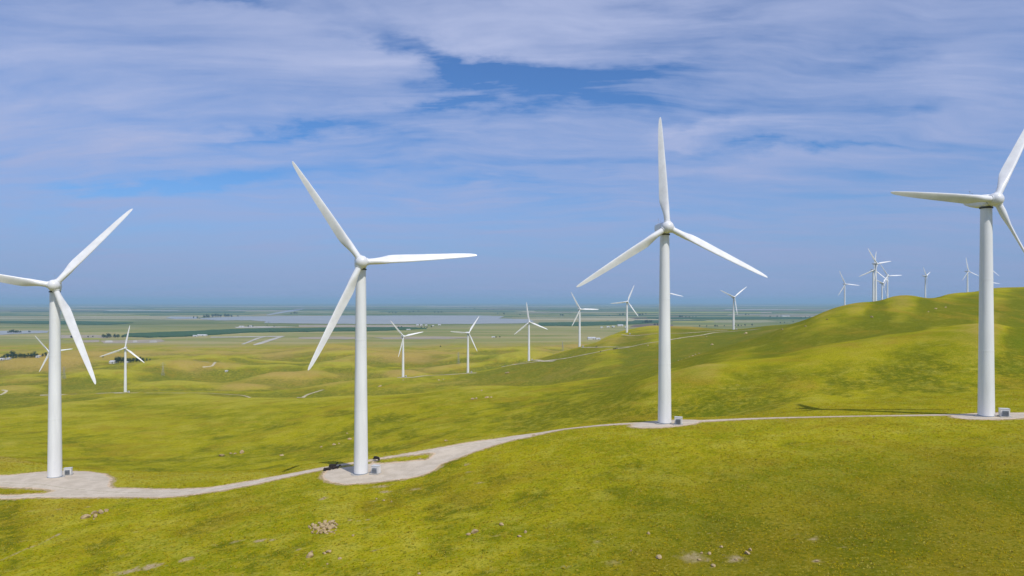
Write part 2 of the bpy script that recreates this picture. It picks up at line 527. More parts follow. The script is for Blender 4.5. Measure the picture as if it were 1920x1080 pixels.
def road_sd(x, y):
    """signed distance to the near tracks: negative inside"""
    sd_ = np.full(x.shape, 1e9)
    for P in NEAR_POLYS:
        d = seg_dist(P, x, y); ins = inside(P, x, y)
        sd_ = np.minimum(sd_, np.where(ins, -d, d))
    for P in HOLES:
        d = seg_dist(P, x, y); ins = inside(P, x, y)
        sd_ = np.where(ins, np.maximum(sd_, d), np.where(sd_ < 0, np.maximum(sd_, -d), sd_))
    return sd_


FAINT = [([(290, 891.5), (350, 891), (420, 889.5), (480, 886.5), (560, 880.5), (600, 875.5)], .55, .65, (60, 400)),
         ([(0, 1051), (31, 1037), (52, 1028), (75, 1020), (111, 1001)], .55, .9, (60, 200)),
         ([(125, 994), (160, 984), (205, 968)], .3, .35, (60, 200)),
         ([(600, 985), (700, 988), (830, 990), (960, 1000)], .22, .35, (60, 200)),
         ([(560, 1020), (650, 1027), (800, 1030), (960, 1036)], .22, .35, (60, 200)),
         ([(1000, 1004), (1150, 1006), (1300, 1012), (1500, 1030)], .2, .3, (60, 200)),
         ([(1250, 996), (1500, 1002), (1700, 1012), (1900, 1028)], .22, .4, (60, 200)),
         ([(1500, 1050), (1700, 1062), (1900, 1078)], .22, .35, (60, 200)),
         ([(500, 862), (560, 856), (640, 851)], .5, .35, (280, 500)),
         ([(820, 868), (812, 885), (800, 900), (795, 915)], .5, -.5, (60, 235))]
FAINT = [(np.array([hit(a, b, *rg)[:2] for a, b in pts]), wd, am) for pts, wd, am, rg in FAINT]
BARE = [(165, 950, 10, 1.2, .5), (110, 955, 14, 1.2, .45), (60, 958, 10, 1.2, .4), (445, 1015, 14, 2, .45), (350, 1048, 14, 3, .7), (285, 1062, 22, 4, .6), (240, 1072, 20, 3, .6), (400, 1022, 12, 2, .3),
        (715, 912, 22, 3, .55), (722, 922, 14, 2.5, .6), (780, 917, 14, 2.5, .45), (700, 940, 10, 1.8, .4), (655, 976, 5, 1, .8), (672, 977, 6, 1, .7), (690, 974, 5, 1, .7), (487, 1014, 12, 2, .8),
        (512, 1012, 8, 1.2, .7), (606, 935, 8, 3, .6), (875, 871, 6, 2, .7), (880, 885, 9, 1.6, .5), (700, 1033, 8, 1.5, .5), (1525, 1011, 12, 2, .5), (1120, 1015, 10, 3, .35), (1060, 1062, 14, 2, .4), (1300, 1045, 30, 8, .45),
        (1380, 1048, 18, 6, .5), (1530, 1052, 8, 2, .5), (1150, 1055, 30, 5, .25), (930, 1005, 14, 2, .3), (560, 1030, 6, 1, .6), (40, 1015, 16, 2, .3), (900, 905, 10, 2, .5)]
BARE = [(*hit(a, b, 60, 300), c, d, e) for a, b, c, d, e in BARE]


# ------------------------------------------------------------------ ground mesh
def build_ground():
    inner = np.arange(-60, 1985, 4.2)
    outl = -60 - np.cumsum(np.linspace(6, 60, 42))
    outr = 1985 + np.cumsum(np.linspace(6, 60, 42))
    us = np.concatenate([outl[::-1], inner, outr])
    ys = [-260, -180, -120, -80, -50, -25, 0, 20, 40]
    d = 52.0
    while d < 60000:
        ys.append(d)
        f = 0.02 if d < 85 else 0.0052 if d < 270 else 0.0085 if d < 3000 else 0.02 if d < 8000 else 0.06
        d *= 1 + f
    ys.append(60000)
    ys = np.array(ys)
    YY, UU = np.meshgrid(ys, us, indexing='ij')
    XX = (UU - 960) / FP * np.maximum(YY, YM)
    x, y = XX.ravel(), YY.ravel()
    z = np.empty_like(x)
    for s in range(0, len(x), 200000):
        z[s:s + 200000] = H(x[s:s + 200000], y[s:s + 200000])
    nr, nc = XX.shape
    # attributes
    Z = z.reshape(nr, nc)
    u = (x / np.maximum(y, YM) * FP + 960)
    dirt = np.zeros_like(x)
    sel = np.where((y > 60) & (y < 420))[0]
    sx, sy = x[sel], y[sel]
    rn = perlin(sx / 1.7, sy / 1.7, 31) * .9 + perlin(sx / .7, sy / .7, 32) * .5
    sdv = np.full(sx.shape, 1e9)
    sub = np.where((sy > 190) & (sy < 262))[0]
    sdv[sub] = road_sd(sx[sub], sy[sub])
    dd = 0.8 * (1 - sstep(sdv + rn * .9, .2, 1.5))
    for (P, wd, am) in FAINT:
        bb = (sx > P[:, 0].min() - 4) & (sx < P[:, 0].max() + 4) & (sy > P[:, 1].min() - 4) & (sy < P[:, 1].max() + 4)
        ix = np.where(bb)[0]
        q = seg_dist(P, sx[ix], sy[ix], False)
        dd[ix] += am * np.exp(-(q / wd) ** 2) * (.75 + .6 * perlin(sx[ix] / 3, sy[ix] / 3, 33))
    for (bx, by, bz, rx, ry, am) in BARE:
        r1 = rx * by / FP; r2 = ry * by / FP * 3.5
        q = ((sx - bx) / r1) ** 2 + ((sy - by) / r2) ** 2
        dd += 1.35 * am * np.exp(-q * (1 + perlin(sx / 1.5, sy / 1.5, 34)))
    dirt[sel] = np.clip(dd, -.5, 1)
    # dry hill tops: convexity of the ground over ~40 m
    dry = np.zeros_like(x)
    s2 = np.where((y > 260) & (y < 3200))[0]
    X2, Y2 = x[s2], y[s2]
    st = np.maximum(14, Y2 * .03)
    zc_ = H(X2, Y2)
    lap = (H(X2 + st, Y2) + H(X2 - st, Y2) + H(X2, Y2 + st) + H(X2, Y2 - st) - 4 * zc_) / st ** 2
    dr = np.clip(-lap * 38, -1, 1) * .5
    for (kp, kd, wx, wy, hh, kdr) in KNOLLS:
        kx = (kp - 960) / FP * kd
        dr += (kdr - .25) * 1.15 * np.exp(-(((X2 - kx) / wx) ** 2 + ((Y2 - kd) / wy) ** 2) * .9)
    u2 = u[s2]
    dr += .8 * np.exp(-((u2 - 1275) / 75) ** 2 - ((Y2 - 1520) / 130) ** 2)
    dr += .35 * np.exp(-((u2 - 1150) / 60) ** 2 - ((Y2 - 1250) / 100) ** 2)
    dr += .35 * sstep(Y2, 1350, 2100) * (1 - sstep(u2, 1300, 1400)) + perlin(X2 / 120, Y2 / 90, 41) * .5 * sstep(Y2, 420, 1000)
    dry[s2] = np.clip(dr, -1, 1)
    crest = np.zeros_like(x)
    s3 = np.where((y > 60) & (y < 2600))[0]
    X3, Y3 = x[s3], y[s3]
    u3 = u[s3]
    cr = np.zeros_like(X3)
    for fr, wt in ((.022, 2.6), (.06, 4.2)):
        st = np.clip(Y3 * fr, 5, 60)
        hE, hW, hN, hS, h0 = H(X3 + st, Y3), H(X3 - st, Y3), H(X3, Y3 + st), H(X3, Y3 - st), H(X3, Y3)
        cr += np.clip(-(hE + hW + hN + hS - 4 * h0) / st * wt, -1.1, 1.1)
        if fr == .022: slope = np.hypot(hE - hW, hN - hS) / (2 * st)
    lim = .13 - .06 * sstep(Y3, 900, 1300)
    cr += np.clip((lim - slope) * 5.0, -.9, .5)
    cr += .9 * sstep(Y3, 216, 228) * (1 - sstep(Y3, 246, 262)) * (1 - sstep(u3, 900, 1000))
    cr -= .7 * (1 - sstep(u3, 780, 900)) * sstep(Y3, 760, 860) * (1 - sstep(Y3, 1000, 1150))
    cr += .5 * np.exp(-((Y3 - 700) / 90) ** 2) * (1 - sstep(u3, 900, 1050)) * sstep(u3, 180, 350)
    cr -= 1.0 * sstep(u3, 1050, 1400) * sstep(Y3, 430, 520) + .45 * sstep(u3, 820, 1000) * sstep(Y3, 620, 800) * (1 - sstep(Y3, 1200, 1500))
    rh = sstep(u3, 1180, 1420) * sstep(Y3, 290, 360)
    cr = cr * (1 - .55 * rh) - .12 * rh
    crest[s3] = np.clip(cr, -1.5, 1.5)
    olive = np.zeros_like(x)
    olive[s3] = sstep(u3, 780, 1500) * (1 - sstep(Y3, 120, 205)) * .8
    plain = sstep(y + perlin(x / 260, y / 260, 43) * 260, 2350, 2900)
    me = bpy.data.meshes.new("ground")
    me.vertices.add(len(x))
    me.vertices.foreach_set('co', np.stack([x, y, z], 1).astype(np.float32).ravel())
    I = np.arange(nr * nc).reshape(nr, nc)
    q = np.stack([I[:-1, :-1], I[:-1, 1:], I[1:, 1:], I[1:, :-1]], -1).reshape(-1, 4)
    me.loops.add(q.size); me.polygons.add(len(q))
    me.loops.foreach_set('vertex_index', q.ravel().astype(np.int32))
    me.polygons.foreach_set('loop_start', (np.arange(len(q)) * 4).astype(np.int32))
    me.polygons.foreach_set('loop_total', np.full(len(q), 4, np.int32))
    me.polygons.foreach_set('use_smooth', np.ones(len(q), bool))
    me.update(calc_edges=True)
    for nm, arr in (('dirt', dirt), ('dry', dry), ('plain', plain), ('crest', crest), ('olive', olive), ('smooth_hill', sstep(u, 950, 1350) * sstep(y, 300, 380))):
        a = me.attributes.new(nm, 'FLOAT', 'POINT')
        a.data.foreach_set('value', arr.astype(np.float32))
    o = bpy.data.objects.new("ground", me)
    col.objects.link(o)
    print('ground quads', len(q))
    return tag(o, kind='structure', label='grassy rolling hills running down to the flat farmed plain')


def pbsdf(t, color, rough=0.8, spec=0.3, normal=None, **kw):
    b = t.n('ShaderNodeBsdfPrincipled', ins={'Base Color': color, 'Roughness': rough, 'Specular IOR Level': spec})
    if normal is not None: t.set(b.inputs['Normal'], normal)
    for k, v in kw.items(): t.set(b.inputs[k.replace('_', ' ')], v)
    o = t.n('ShaderNodeOutputMaterial')
    t.t.links.new(b.outputs[0], o.inputs[0])
    return b


def new_mat(name):
    m_ = bpy.data.materials.new(name)
    m_.use_nodes = True
    return m_, NT(m_.node_tree)


def attr(t, name):
    a = t.n('ShaderNodeAttribute', attribute_name=name)
    return a.outputs['Fac']


def mat_ground():
    m_, t = new_mat('grass_and_fields')
    pos = t.n('ShaderNodeNewGeometry').outputs['Position']
    dirt, dry, plain = attr(t, 'dirt'), attr(t, 'dry'), attr(t, 'plain')
    big = t.noise(pos, 0.011, 4, .55)
    midn = t.noise(t.vm('MULTIPLY', pos, (1, .8, 1)), 0.05, 5, .6, .3)
    sml = t.noise(pos, 0.35, 5, .62)
    fine = t.noise(pos, 1.5, 5, .72)
    strk = t.noise(t.vm('MULTIPLY', pos, (.6, 1.0, 1)), 0.3, 5, .6, .5)
    A, B = GR_A, GR_B
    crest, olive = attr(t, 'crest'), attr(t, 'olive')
    tuft = t.noise(pos, .75, 4, .65)
    g = t.mix(t.ramp(t.m('ADD', t.m('MULTIPLY', big, .45), t.m('MULTIPLY', midn, .55)), .40, .60), A, B)
    cf = t.m('ADD', crest, t.m('MULTIPLY', t.m('MULTIPLY', t.m('SUBTRACT', midn, .5), .9), t.m('SUBTRACT', 1.0, attr(t, 'smooth_hill'))))
    g = t.mix(t.m('MULTIPLY', t.ramp(cf, .15, 1.3), .60), g, GR_F)               # thin pale grass on brows and flats
    g = t.mix(t.m('MULTIPLY', t.ramp(cf, .05, -.75), .85), g, GR_G)            # lush grass on slopes and in hollows
    g = t.mix(t.m('MULTIPLY', t.ramp(sml, .46, .62), t.m('MULTIPLY_ADD', attr(t, 'smooth_hill'), -.45, .55)), g, GR_C)
    g = t.mix(t.m('MULTIPLY', t.ramp(t.noise(pos, .13, 5, .68), .50, .68), t.m('MULTIPLY_ADD', attr(t, 'smooth_hill'), -.5, .5)), g, GR_F)
    g = t.mix(t.m('MULTIPLY', t.ramp(strk, .54, .72), .30), g, GR_D)
    rus = t.noise(t.vm('ADD', pos, (310., 77., 0.)), .028, 6, .68, .4)
    g = t.mix(t.m('MULTIPLY', t.ramp(rus, .49, .66), .55), g, (0.33, 0.215, 0.014))     # rust-gold drying grass
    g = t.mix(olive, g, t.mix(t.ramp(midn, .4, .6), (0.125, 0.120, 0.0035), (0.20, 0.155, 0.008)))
    g = t.mix(t.m('MULTIPLY', t.ramp(tuft, .47, .34), t.m('MULTIPLY_ADD', attr(t, 'smooth_hill'), -.4, .50)), g, GR_E)
    g = t.mix(t.m('MULTIPLY', t.ramp(fine, .50, .36), .62), g, GR_E)
    g = t.mix(t.m('MULTIPLY', t.ramp(fine, .54, .70), .42), g, GR_D)
    spk = t.noise(pos, 3.5, 4, .8)
    g = t.mix(t.m('MULTIPLY', t.ramp(spk, .48, .36), .45), g, GR_E)
    g = t.mix(t.m('MULTIPLY', t.ramp(spk, .56, .68), .35), g, GR_D)
    tan = t.mix(t.ramp(sml, .35, .65), (0.36, 0.24, 0.045), (0.44, 0.30, 0.095))
    drf = t.m('ADD', dry, t.m('MULTIPLY', t.m('SUBTRACT', midn, .5), .7))
    g = t.mix(t.m('MULTIPLY', t.ramp(drf, .02, .85), .78), g, tan)
    g = t.mix(t.m('MULTIPLY', t.ramp(drf, -.02, -.6), .55), g, (0.105, 0.15, 0.004))
    soil = t.mix(t.ramp(fine, .35, .68), (0.36, 0.26, 0.13), (0.50, 0.40, 0.25))
    dn = t.m('ADD', dirt, t.m('MULTIPLY', t.m('SUBTRACT', sml, .5), .5))
    g = t.mix(t.ramp(dn, .12, .85), g, soil)
    g = t.mix(t.m('MULTIPLY', t.ramp(dirt, -.05, -.5), .6), g, (0.09, 0.15, 0.006))
    # scattered bare scrapes
    sc = t.noise(t.vm('MULTIPLY', pos, (.7, 1, 1)), 0.16, 6, .72)
    g = t.mix(t.m('MULTIPLY', t.ramp(sc, .655, .72), .5), g, (0.42, 0.31, 0.13))
    # plain: strips of fields
    def cells(sx, sy, off):
        v = t.n('ShaderNodeTexVoronoi', distance='CHEBYCHEV', ins={'Scale': 1.0, 'Randomness': .8})
        t.set(v.inputs['Vector'], t.vm('ADD', t.vm('MULTIPLY', pos, (sx, sy, 0)), off))
        s_ = t.n('ShaderNodeSeparateXYZ'); t.set(s_.inputs[0], v.outputs['Color'])
        return s_.outputs
    ca, cb = cells(1 / 1500, 1 / 420, (.3, .6, 0)), cells(1 / 8000, 1 / 2300, (3.3, 1.6, 0))
    cm = t.m('ADD', t.m('MULTIPLY', ca[0], .5), t.m('MULTIPLY', cb[0], .5))
    r = t.n('ShaderNodeValToRGB')
    t.set(r.inputs[0], cm)
    el = r.color_ramp.elements
    el[0].position = 0.18; el[0].color = (0.025, 0.075, 0.025, 1)
    el[1].position = 0.85; el[1].color = (0.44, 0.38, 0.24, 1)
    for p_, c_ in ((.34, (0.12, 0.17, 0.045)), (.44, (0.035, 0.10, 0.035)), (.54, (0.22, 0.23, 0.08)), (.64, (0.33, 0.27, 0.14)), (.74, (0.06, 0.12, 0.04))):
        e = el.new(p_); e.color = (*c_, 1)
    nf = t.noise(t.vm('MULTIPLY', pos, (.0016, .009, 0)), 1.0, 5, .6)
    pc = t.mix(t.m('MULTIPLY', t.ramp(nf, .45, .66), .4), r.outputs[0], (0.24, 0.22, 0.10))
    # the near edge of the plain is dry pasture
    sy_ = t.n('ShaderNodeSeparateXYZ'); t.set(sy_.inputs[0], pos)
    nearp = t.ramp(sy_.outputs[1], 6500, 3000)
    past = t.mix(t.ramp(t.noise(t.vm('MULTIPLY', pos, (.0012, .005, 0)), 1.0, 5, .6), .38, .62), (0.27, 0.27, 0.07), (0.46, 0.37, 0.16))
    pc = t.mix(t.m('MULTIPLY', nearp, .8), pc, past)
    g = t.mix(plain, g, pc)
    h = t.m('ADD', t.m('MULTIPLY', fine, .30), t.m('MULTIPLY', sml, .35))
    bmp = t.n('ShaderNodeBump', ins={'Strength': 0.9, 'Distance': 1.0})
    t.set(bmp.inputs['Height'], h)
    gb = pbsdf(t, g, 1.0, 0.0, bmp.outputs[0])
    gb.inputs['Sheen Weight'].default_value = .10
    gb.inputs['Sheen Roughness'].default_value = .45
    gb.inputs['Sheen Tint'].default_value = (1.0, .93, .12, 1)
    return m_


GR_F = (0.50, 0.44, 0.055)
GR_G = (0.100, 0.118, 0.0015)
GR_A = (0.235, 0.240, 0.002)
GR_B = (0.385, 0.345, 0.004)
GR_C = (0.45, 0.35, 0.012)
GR_D = (0.50, 0.44, 0.09)
GR_E = (0.085, 0.105, 0.002)
M = {}
M['ground'] = mat_ground()
gnd = build_ground()
gnd.data.materials.append(M['ground'])


def simple_mat(name, c, rough=.7, spec=.3, var=None, scale=1.0, bump=0.0, metallic=0.0, lo=.35, hi=.65, stretch=None):
    m_, t = new_mat(name)
    tc = t.n('ShaderNodeTexCoord').outputs['Object']
    if stretch: tc = t.vm('MULTIPLY', tc, stretch)
    n_ = t.noise(tc, scale, 5, .6)
    cc = t.mix(t.ramp(n_, lo, hi), c, var if var else tuple(k * .88 for k in c))
    nrm = None
    if bump:
        bm_ = t.n('ShaderNodeBump', ins={'Strength': bump, 'Distance': .3})
        t.set(bm_.inputs['Height'], n_)
        nrm = bm_.outputs[0]
    b = pbsdf(t, cc, rough, spec, nrm)
    b.inputs['Metallic'].default_value = metallic
    return m_


def mat_gravel():
    m_, t = new_mat('gravel')
    pos = t.n('ShaderNodeNewGeometry').outputs['Position']
    e = attr(t, 'edge')
    n1 = t.noise(pos, .25, 4, .6); n2 = t.noise(pos, 3.0, 5, .75); n3 = t.noise(pos, .9, 4, .65)
    c = t.mix(t.ramp(n1, .35, .65), (0.54, 0.455, 0.34), (0.64, 0.545, 0.42))
    c = t.mix(t.m('MULTIPLY', t.ramp(n2, .5, .7), .4), c, (0.70, 0.61, 0.48))
    c = t.mix(t.m('MULTIPLY', t.ramp(n2, .46, .3), .35), c, (0.27, 0.23, 0.17))
    ef = t.m('ADD', e, t.m('MULTIPLY', t.m('SUBTRACT', n3, .5), .9))
    c = t.mix(t.m('MULTIPLY', t.ramp(ef, .35, .95), .75), c, (0.70, 0.50, 0.31))
    c = t.mix(t.m('MULTIPLY', t.ramp(t.m('SUBTRACT', n3, t.m('MULTIPLY', e, -.18)), .70, .80), .6), c, (0.26, 0.25, 0.06))
    c = t.mix(t.m('MULTIPLY', attr(t, 'rut'), t.m('MULTIPLY', n3, .75)), c, (0.72, 0.64, 0.52))
    c = t.mix(t.m('MULTIPLY', t.m('MULTIPLY', attr(t, 'crown'), t.ramp(n3, .42, .6)), .55), c, (0.36, 0.31, 0.16))
    b = t.n('ShaderNodeBump', ins={'Strength': .6, 'Distance': .25})
    t.set(b.inputs['Height'], n2)
    pbsdf(t, c, .95, .1, b.outputs[0])
    return m_


M['gravel'] = mat_gravel()
M['dirt_road'] = simple_mat('pale_track_gravel', (0.58, 0.50, 0.34), .95, .1, (0.46, 0.40, 0.22), .08)
M['white'] = simple_mat('white_tower_paint', (0.85, 0.85, 0.83), .38, .4, (0.745, 0.745, 0.73), .35, stretch=(1, 1, .12))
M['blade'] = simple_mat('white_blade_gelcoat', (0.86, 0.855, 0.84), .32, .45, (0.76, 0.75, 0.74), .3)
M['dark'] = simple_mat('dark_metal_gap', (0.03, 0.03, 0.028), .6, .3, (0.05, 0.045, 0.04), 2)
M['grey'] = simple_mat('grey_radiator_metal', (0.30, 0.33, 0.36), .5, .4, (0.24, 0.26, 0.29), 2)
M['concrete'] = simple_mat('foundation_concrete', (0.46, 0.44, 0.40), .9, .2, (0.36, 0.34, 0.30), 1.5, .3)
M['rock'] = simple_mat('tan_sandstone', (0.50, 0.38, 0.20), .9, .15, (0.33, 0.23, 0.12), 1.4, .8, lo=.4, hi=.62)
M['hide'] = simple_mat('black_cow_hide', (0.012, 0.010, 0.009), .7, .3, (0.03, 0.018, 0.012), 3)
M['leaf'] = simple_mat('dark_evergreen_foliage', (0.035, 0.065, 0.018), .8, .2, (0.065, 0.095, 0.025), .5, lo=.42, hi=.58)
M['bark'] = simple_mat('bark', (0.11, 0.08, 0.055), .9, .1, (0.07, 0.05, 0.035), 2)
M['wallw'] = simple_mat('pale_painted_wall', (0.72, 0.70, 0.66), .8, .2, (0.6, 0.58, 0.54), .3)
M['roofw'] = simple_mat('pale_sheet_roof', (0.66, 0.66, 0.64), .5, .4, (0.52, 0.52, 0.5), .2)
M['rooft'] = simple_mat('tan_roof', (0.36, 0.26, 0.19), .8, .2, (0.28, 0.2, 0.15), .2)
M['glass'] = simple_mat('dark_window', (0.03, 0.035, 0.04), .15, .5, (0.05, 0.05, 0.055), 1)
M['steel'] = simple_mat('galvanised_steel', (0.42, 0.42, 0.38), .5, .4, (0.34, 0.34, 0.30), 1, metallic=.2)
M['orchard'] = simple_mat('orchard_canopy', (0.035, 0.085, 0.025), .9, .1, (0.055, 0.115, 0.03), .03)
M['crop'] = simple_mat('yellow_crop', (0.36, 0.34, 0.03), .9, .1, (0.28, 0.3, 0.05), .02)
M['bare'] = simple_mat('bare_pale_soil', (0.42, 0.34, 0.24), .9, .1, (0.34, 0.29, 0.20), .01)
M['palefield'] = simple_mat('pale_stubble', (0.55, 0.50, 0.42), .9, .1, (0.42, 0.39, 0.31), .01)
M['plough'] = simple_mat('ploughed_earth', (0.20, 0.13, 0.085), .9, .1, (0.16, 0.11, 0.07), .01)


def mat_water():
    m_, t = new_mat('reservoir_water')
    pos = t.n('ShaderNodeNewGeometry').outputs['Position']
    n_ = t.noise(t.vm('MULTIPLY', pos, (.002, .008, 0)), 1, 4, .6)
    c = t.mix(t.ramp(n_, .4, .65), (0.31, 0.32, 0.30), (0.38, 0.38, 0.35))
    b = t.n('ShaderNodeBump', ins={'Strength': .25, 'Distance': .3})
    t.set(b.inputs['Height'], t.noise(pos, .25, 3, .6))
    pbsdf(t, c, .5, .3, b.outputs[0])
    return m_


M['water'] = mat_water()


# near gravel track and pads: one sheet draped just above the grass
RUT1 = outline([(-140, 934), (0, 932), (104, 929), (220, 924), (298, 924.5), (350, 922.5), (415, 916), (480, 905), (545, 889.5), (590, 880.5), (640, 871.5), (668, 867.3), (700, 862.3), (778, 849.5), (843, 839), (921, 829), (960, 821), (1000, 815)])
RUT2 = outline([(-140, 902), (0, 904), (60, 907), (120, 915), (200, 922), (260, 924)])
RUT3 = np.array([tuple(_a), xy(1060, 238), xy(1130, 236), xy(1200, 231), xy(1290, 226), xy(1450, 224), xy(1600, 220), xy(1740, 214), xy(1860, 209), xy(2000, 206)])


def build_gravel():
    c = 0.30
    allp = np.concatenate(NEAR_POLYS)
    x0, x1 = allp[:, 0].min() - 1, allp[:, 0].max() + 1
    y0, y1 = allp[:, 1].min() - 1, allp[:, 1].max() + 1
    gx = np.arange(x0, x1, c); gy = np.arange(y0, y1, c)
    XX, YY = np.meshgrid(gx, gy)
    xs, ys = XX.ravel(), YY.ravel()
    sdv = np.full(xs.shape, 1e9)
    # coarse cull
    cand = np.zeros(xs.shape, bool)
    for P in NEAR_POLYS:
        for i in range(len(P)):
            a, b = P[i], P[(i + 1) % len(P)]
        cand |= (xs > P[:, 0].min() - 1) & (xs < P[:, 0].max() + 1) & (ys > P[:, 1].min() - 1) & (ys < P[:, 1].max() + 1)
    ix = np.where(cand)[0]
    sdv[ix] = road_sd(xs[ix], ys[ix])
    nn = perlin(xs / 2.2, ys / 2.2, 21) * .55 + perlin(xs / .8, ys / .8, 22) * .35
    keepv = (sdv + nn) < 0
    keep2 = keepv.reshape(XX.shape)
    cell = keep2[:-1, :-1] & keep2[1:, :-1] & keep2[:-1, 1:] & keep2[1:, 1:]
    I = np.arange(xs.size).reshape(XX.shape)
    q = np.stack([I[:-1, :-1][cell], I[:-1, 1:][cell], I[1:, 1:][cell], I[1:, :-1][cell]], -1)
    used = np.unique(q)
    remap = np.full(xs.size, -1); remap[used] = np.arange(len(used))
    q = remap[q]
    vx, vy = xs[used], ys[used]
    vz = H(vx, vy) + 0.045 + 0.05 * (1 - sstep(-sdv[used], 0, .6)) * 0
    me = bpy.data.meshes.new('gravel_track')
    me.from_pydata(np.stack([vx, vy, vz], 1).tolist(), [], q.tolist())
    me.shade_smooth()
    a = me.attributes.new('edge', 'FLOAT', 'POINT')
    a.data.foreach_set('value', (1 - sstep(-sdv[used], .2, 2.2)).astype(np.float32))
    rut = np.zeros(len(vx)); mid_ = np.zeros(len(vx))
    for P in (RUT1, RUT2, RUT3):
        q_ = seg_dist(P, vx, vy, False) + .15 * perlin(vx / 5, vy / 5, 61)
        rut = np.maximum(rut, np.exp(-((q_ - .85) / .28) ** 2))
        mid_ = np.maximum(mid_, np.exp(-(q_ / .42) ** 2))
    for nm, arr in (('rut', rut), ('crown', mid_)):
        a = me.attributes.new(nm, 'FLOAT', 'POINT'); a.data.foreach_set('value', arr.astype(np.float32))
    o = bpy.data.objects.new('gravel_track', me)
    col.objects.link(o)
    me.materials.append(M['gravel'])
    print('gravel quads', len(q))
    tag(o, kind='structure', label='pale gravel track widening into the turbine pads')


build_gravel()


def ribbon(name, pts, width, mat, lift=.35, label=None, dmin=60, dmax=60000, step=None, cross=3, world=False):
    P = np.array(pts if world else [hit(a, b, dmin, dmax)[:2] for a, b in pts])
    seg = np.hypot(*np.diff(P, axis=0).T); L = np.concatenate([[0], np.cumsum(seg)])
    n = max(8, int(L[-1] / (step or 4)))
    s = np.linspace(0, L[-1], n)
    xs, ys = pchip_nodes(L, P[:, 0], s), pchip_nodes(L, P[:, 1], s)
    tx, ty = np.gradient(xs), np.gradient(ys); q = np.hypot(tx, ty); tx, ty = tx / q, ty / q
    vs = []
    for k in range(cross + 1):
        o_ = (k / cross - .5) * (width + perlin(s / 9, s * 0 + k, 51) * width * .3)
        vx, vy = xs - ty * o_, ys + tx * o_
        vs.append(np.stack([vx, vy, H(vx, vy) + lift], 1))
    V_ = np.stack(vs, 1).reshape(-1, 3)
    fs = [(i * (cross + 1) + k, (i + 1) * (cross + 1) + k, (i + 1) * (cross + 1) + k + 1, i * (cross + 1) + k + 1) for i in range(n - 1) for k in range(cross)]
    o = mesh_obj(name, V_, fs, mat, smooth=True)
    return tag(o, kind='structure', label=label)


ribbon('dirt_road', [(960, 682), (1010, 678), (1067, 671), (1125, 659.5), (1185, 650), (1235, 641), (1260, 636.8), (1310, 629.5), (1350, 623), (1390, 620), (1425, 617)], 5.0, M['dirt_road'],
       label='pale road along the far ridge', dmin=900, dmax=1500)
ribbon('dirt_road', [(1090, 651.8), (1120, 651.4), (1150, 650.8), (1180, 650.6)], 4.0, M['dirt_road'], dmin=1000, dmax=1500, label='spur road leaving the ridge turbine')
ribbon('dirt_road', [(1165, 627.8), (1210, 627.8), (1260, 625.3), (1320, 622.3), (1365, 619.5)], 4.5, M['dirt_road'], dmin=1150, dmax=1500, label='pale road under the knoll')
ribbon('dirt_road', [(745, 708), (770, 708), (800, 704.6), (840, 702), (877, 700.2), (893, 699.6)], 7.0, M['dirt_road'], dmin=1000, dmax=1300, label='pale track joining two far turbines')
ribbon('dirt_road', [(940, 682), (975, 677.5), (992, 676.5), (1020, 677.5), (1040, 677)], 6.0, M['dirt_road'], dmin=1000, dmax=1300, label='pale turnout below a ridge turbine')
ribbon('dirt_road', [(75, 741.5), (110, 739), (140, 735.5)], 9.0, M['dirt_road'], dmin=880, dmax=1150, label='pale track behind the leftmost tower')
ribbon('dirt_road', [(182, 734.2), (210, 736.2), (235, 737.4), (258, 737)], 11.0, M['dirt_road'], dmin=900, dmax=1150, label='pale pad of the far left turbine')
ribbon('dirt_road', [(270, 737.2), (330, 737.2), (400, 738), (450, 741), (470, 746)], 3.5, M['dirt_road'], dmin=860, dmax=1200, label='pale track along the brow')
ribbon('dirt_road', [(562, 746.5), (575, 741), (590, 736), (606, 731)], 6.0, M['dirt_road'], dmin=600, dmax=1300, label='short pale track behind the brow')
ribbon('dirt_road', [(0, 741), (8, 737), (12, 733), (4, 731.5)], 4.5, M['dirt_road'], dmin=900, dmax=1500, label='bending pale track at the far left')
ribbon('dirt_road', [(363, 676), (385, 678.5), (401, 682.5), (398, 686), (380, 688.5)], 5.0, M['dirt_road'], dmin=1100, dmax=2600, label='hairpin of a pale track between far knolls')


PZ = -165.0


def far_xy(px, row): d = 165 * FP / (row - HZ); return ((px - 960) / FP * d, d)


def sheet(name, pts, mat, lift=1.0, label=None, h=0.0):
    P = [far_xy(*p) for p in pts]
    n = len(P)
    top = [(x, y, PZ + lift + h) for x, y in P]
    if h > 0:
        bot = [(x, y, PZ + lift * .2) for x, y in P]
        o = mesh_obj(name, top + bot, [tuple(range(n))] + [(i, i + n, (i + 1) % n + n, (i + 1) % n) for i in range(n)], mat)
    else:
        o = mesh_obj(name, top, [tuple(range(n))], mat)
    return tag(o, kind='structure', label=label)


def wob(pts, amp=.25, n=10, seed=1):
    rr = random.Random(seed); out = []
    for i in range(len(pts)):
        a, b = pts[i], pts[(i + 1) % len(pts)]
        for k in range(n):
            t = k / n
            out.append((a[0] + (b[0] - a[0]) * t, a[1] + (b[1] - a[1]) * t + rr.uniform(-amp, amp)))
    return out


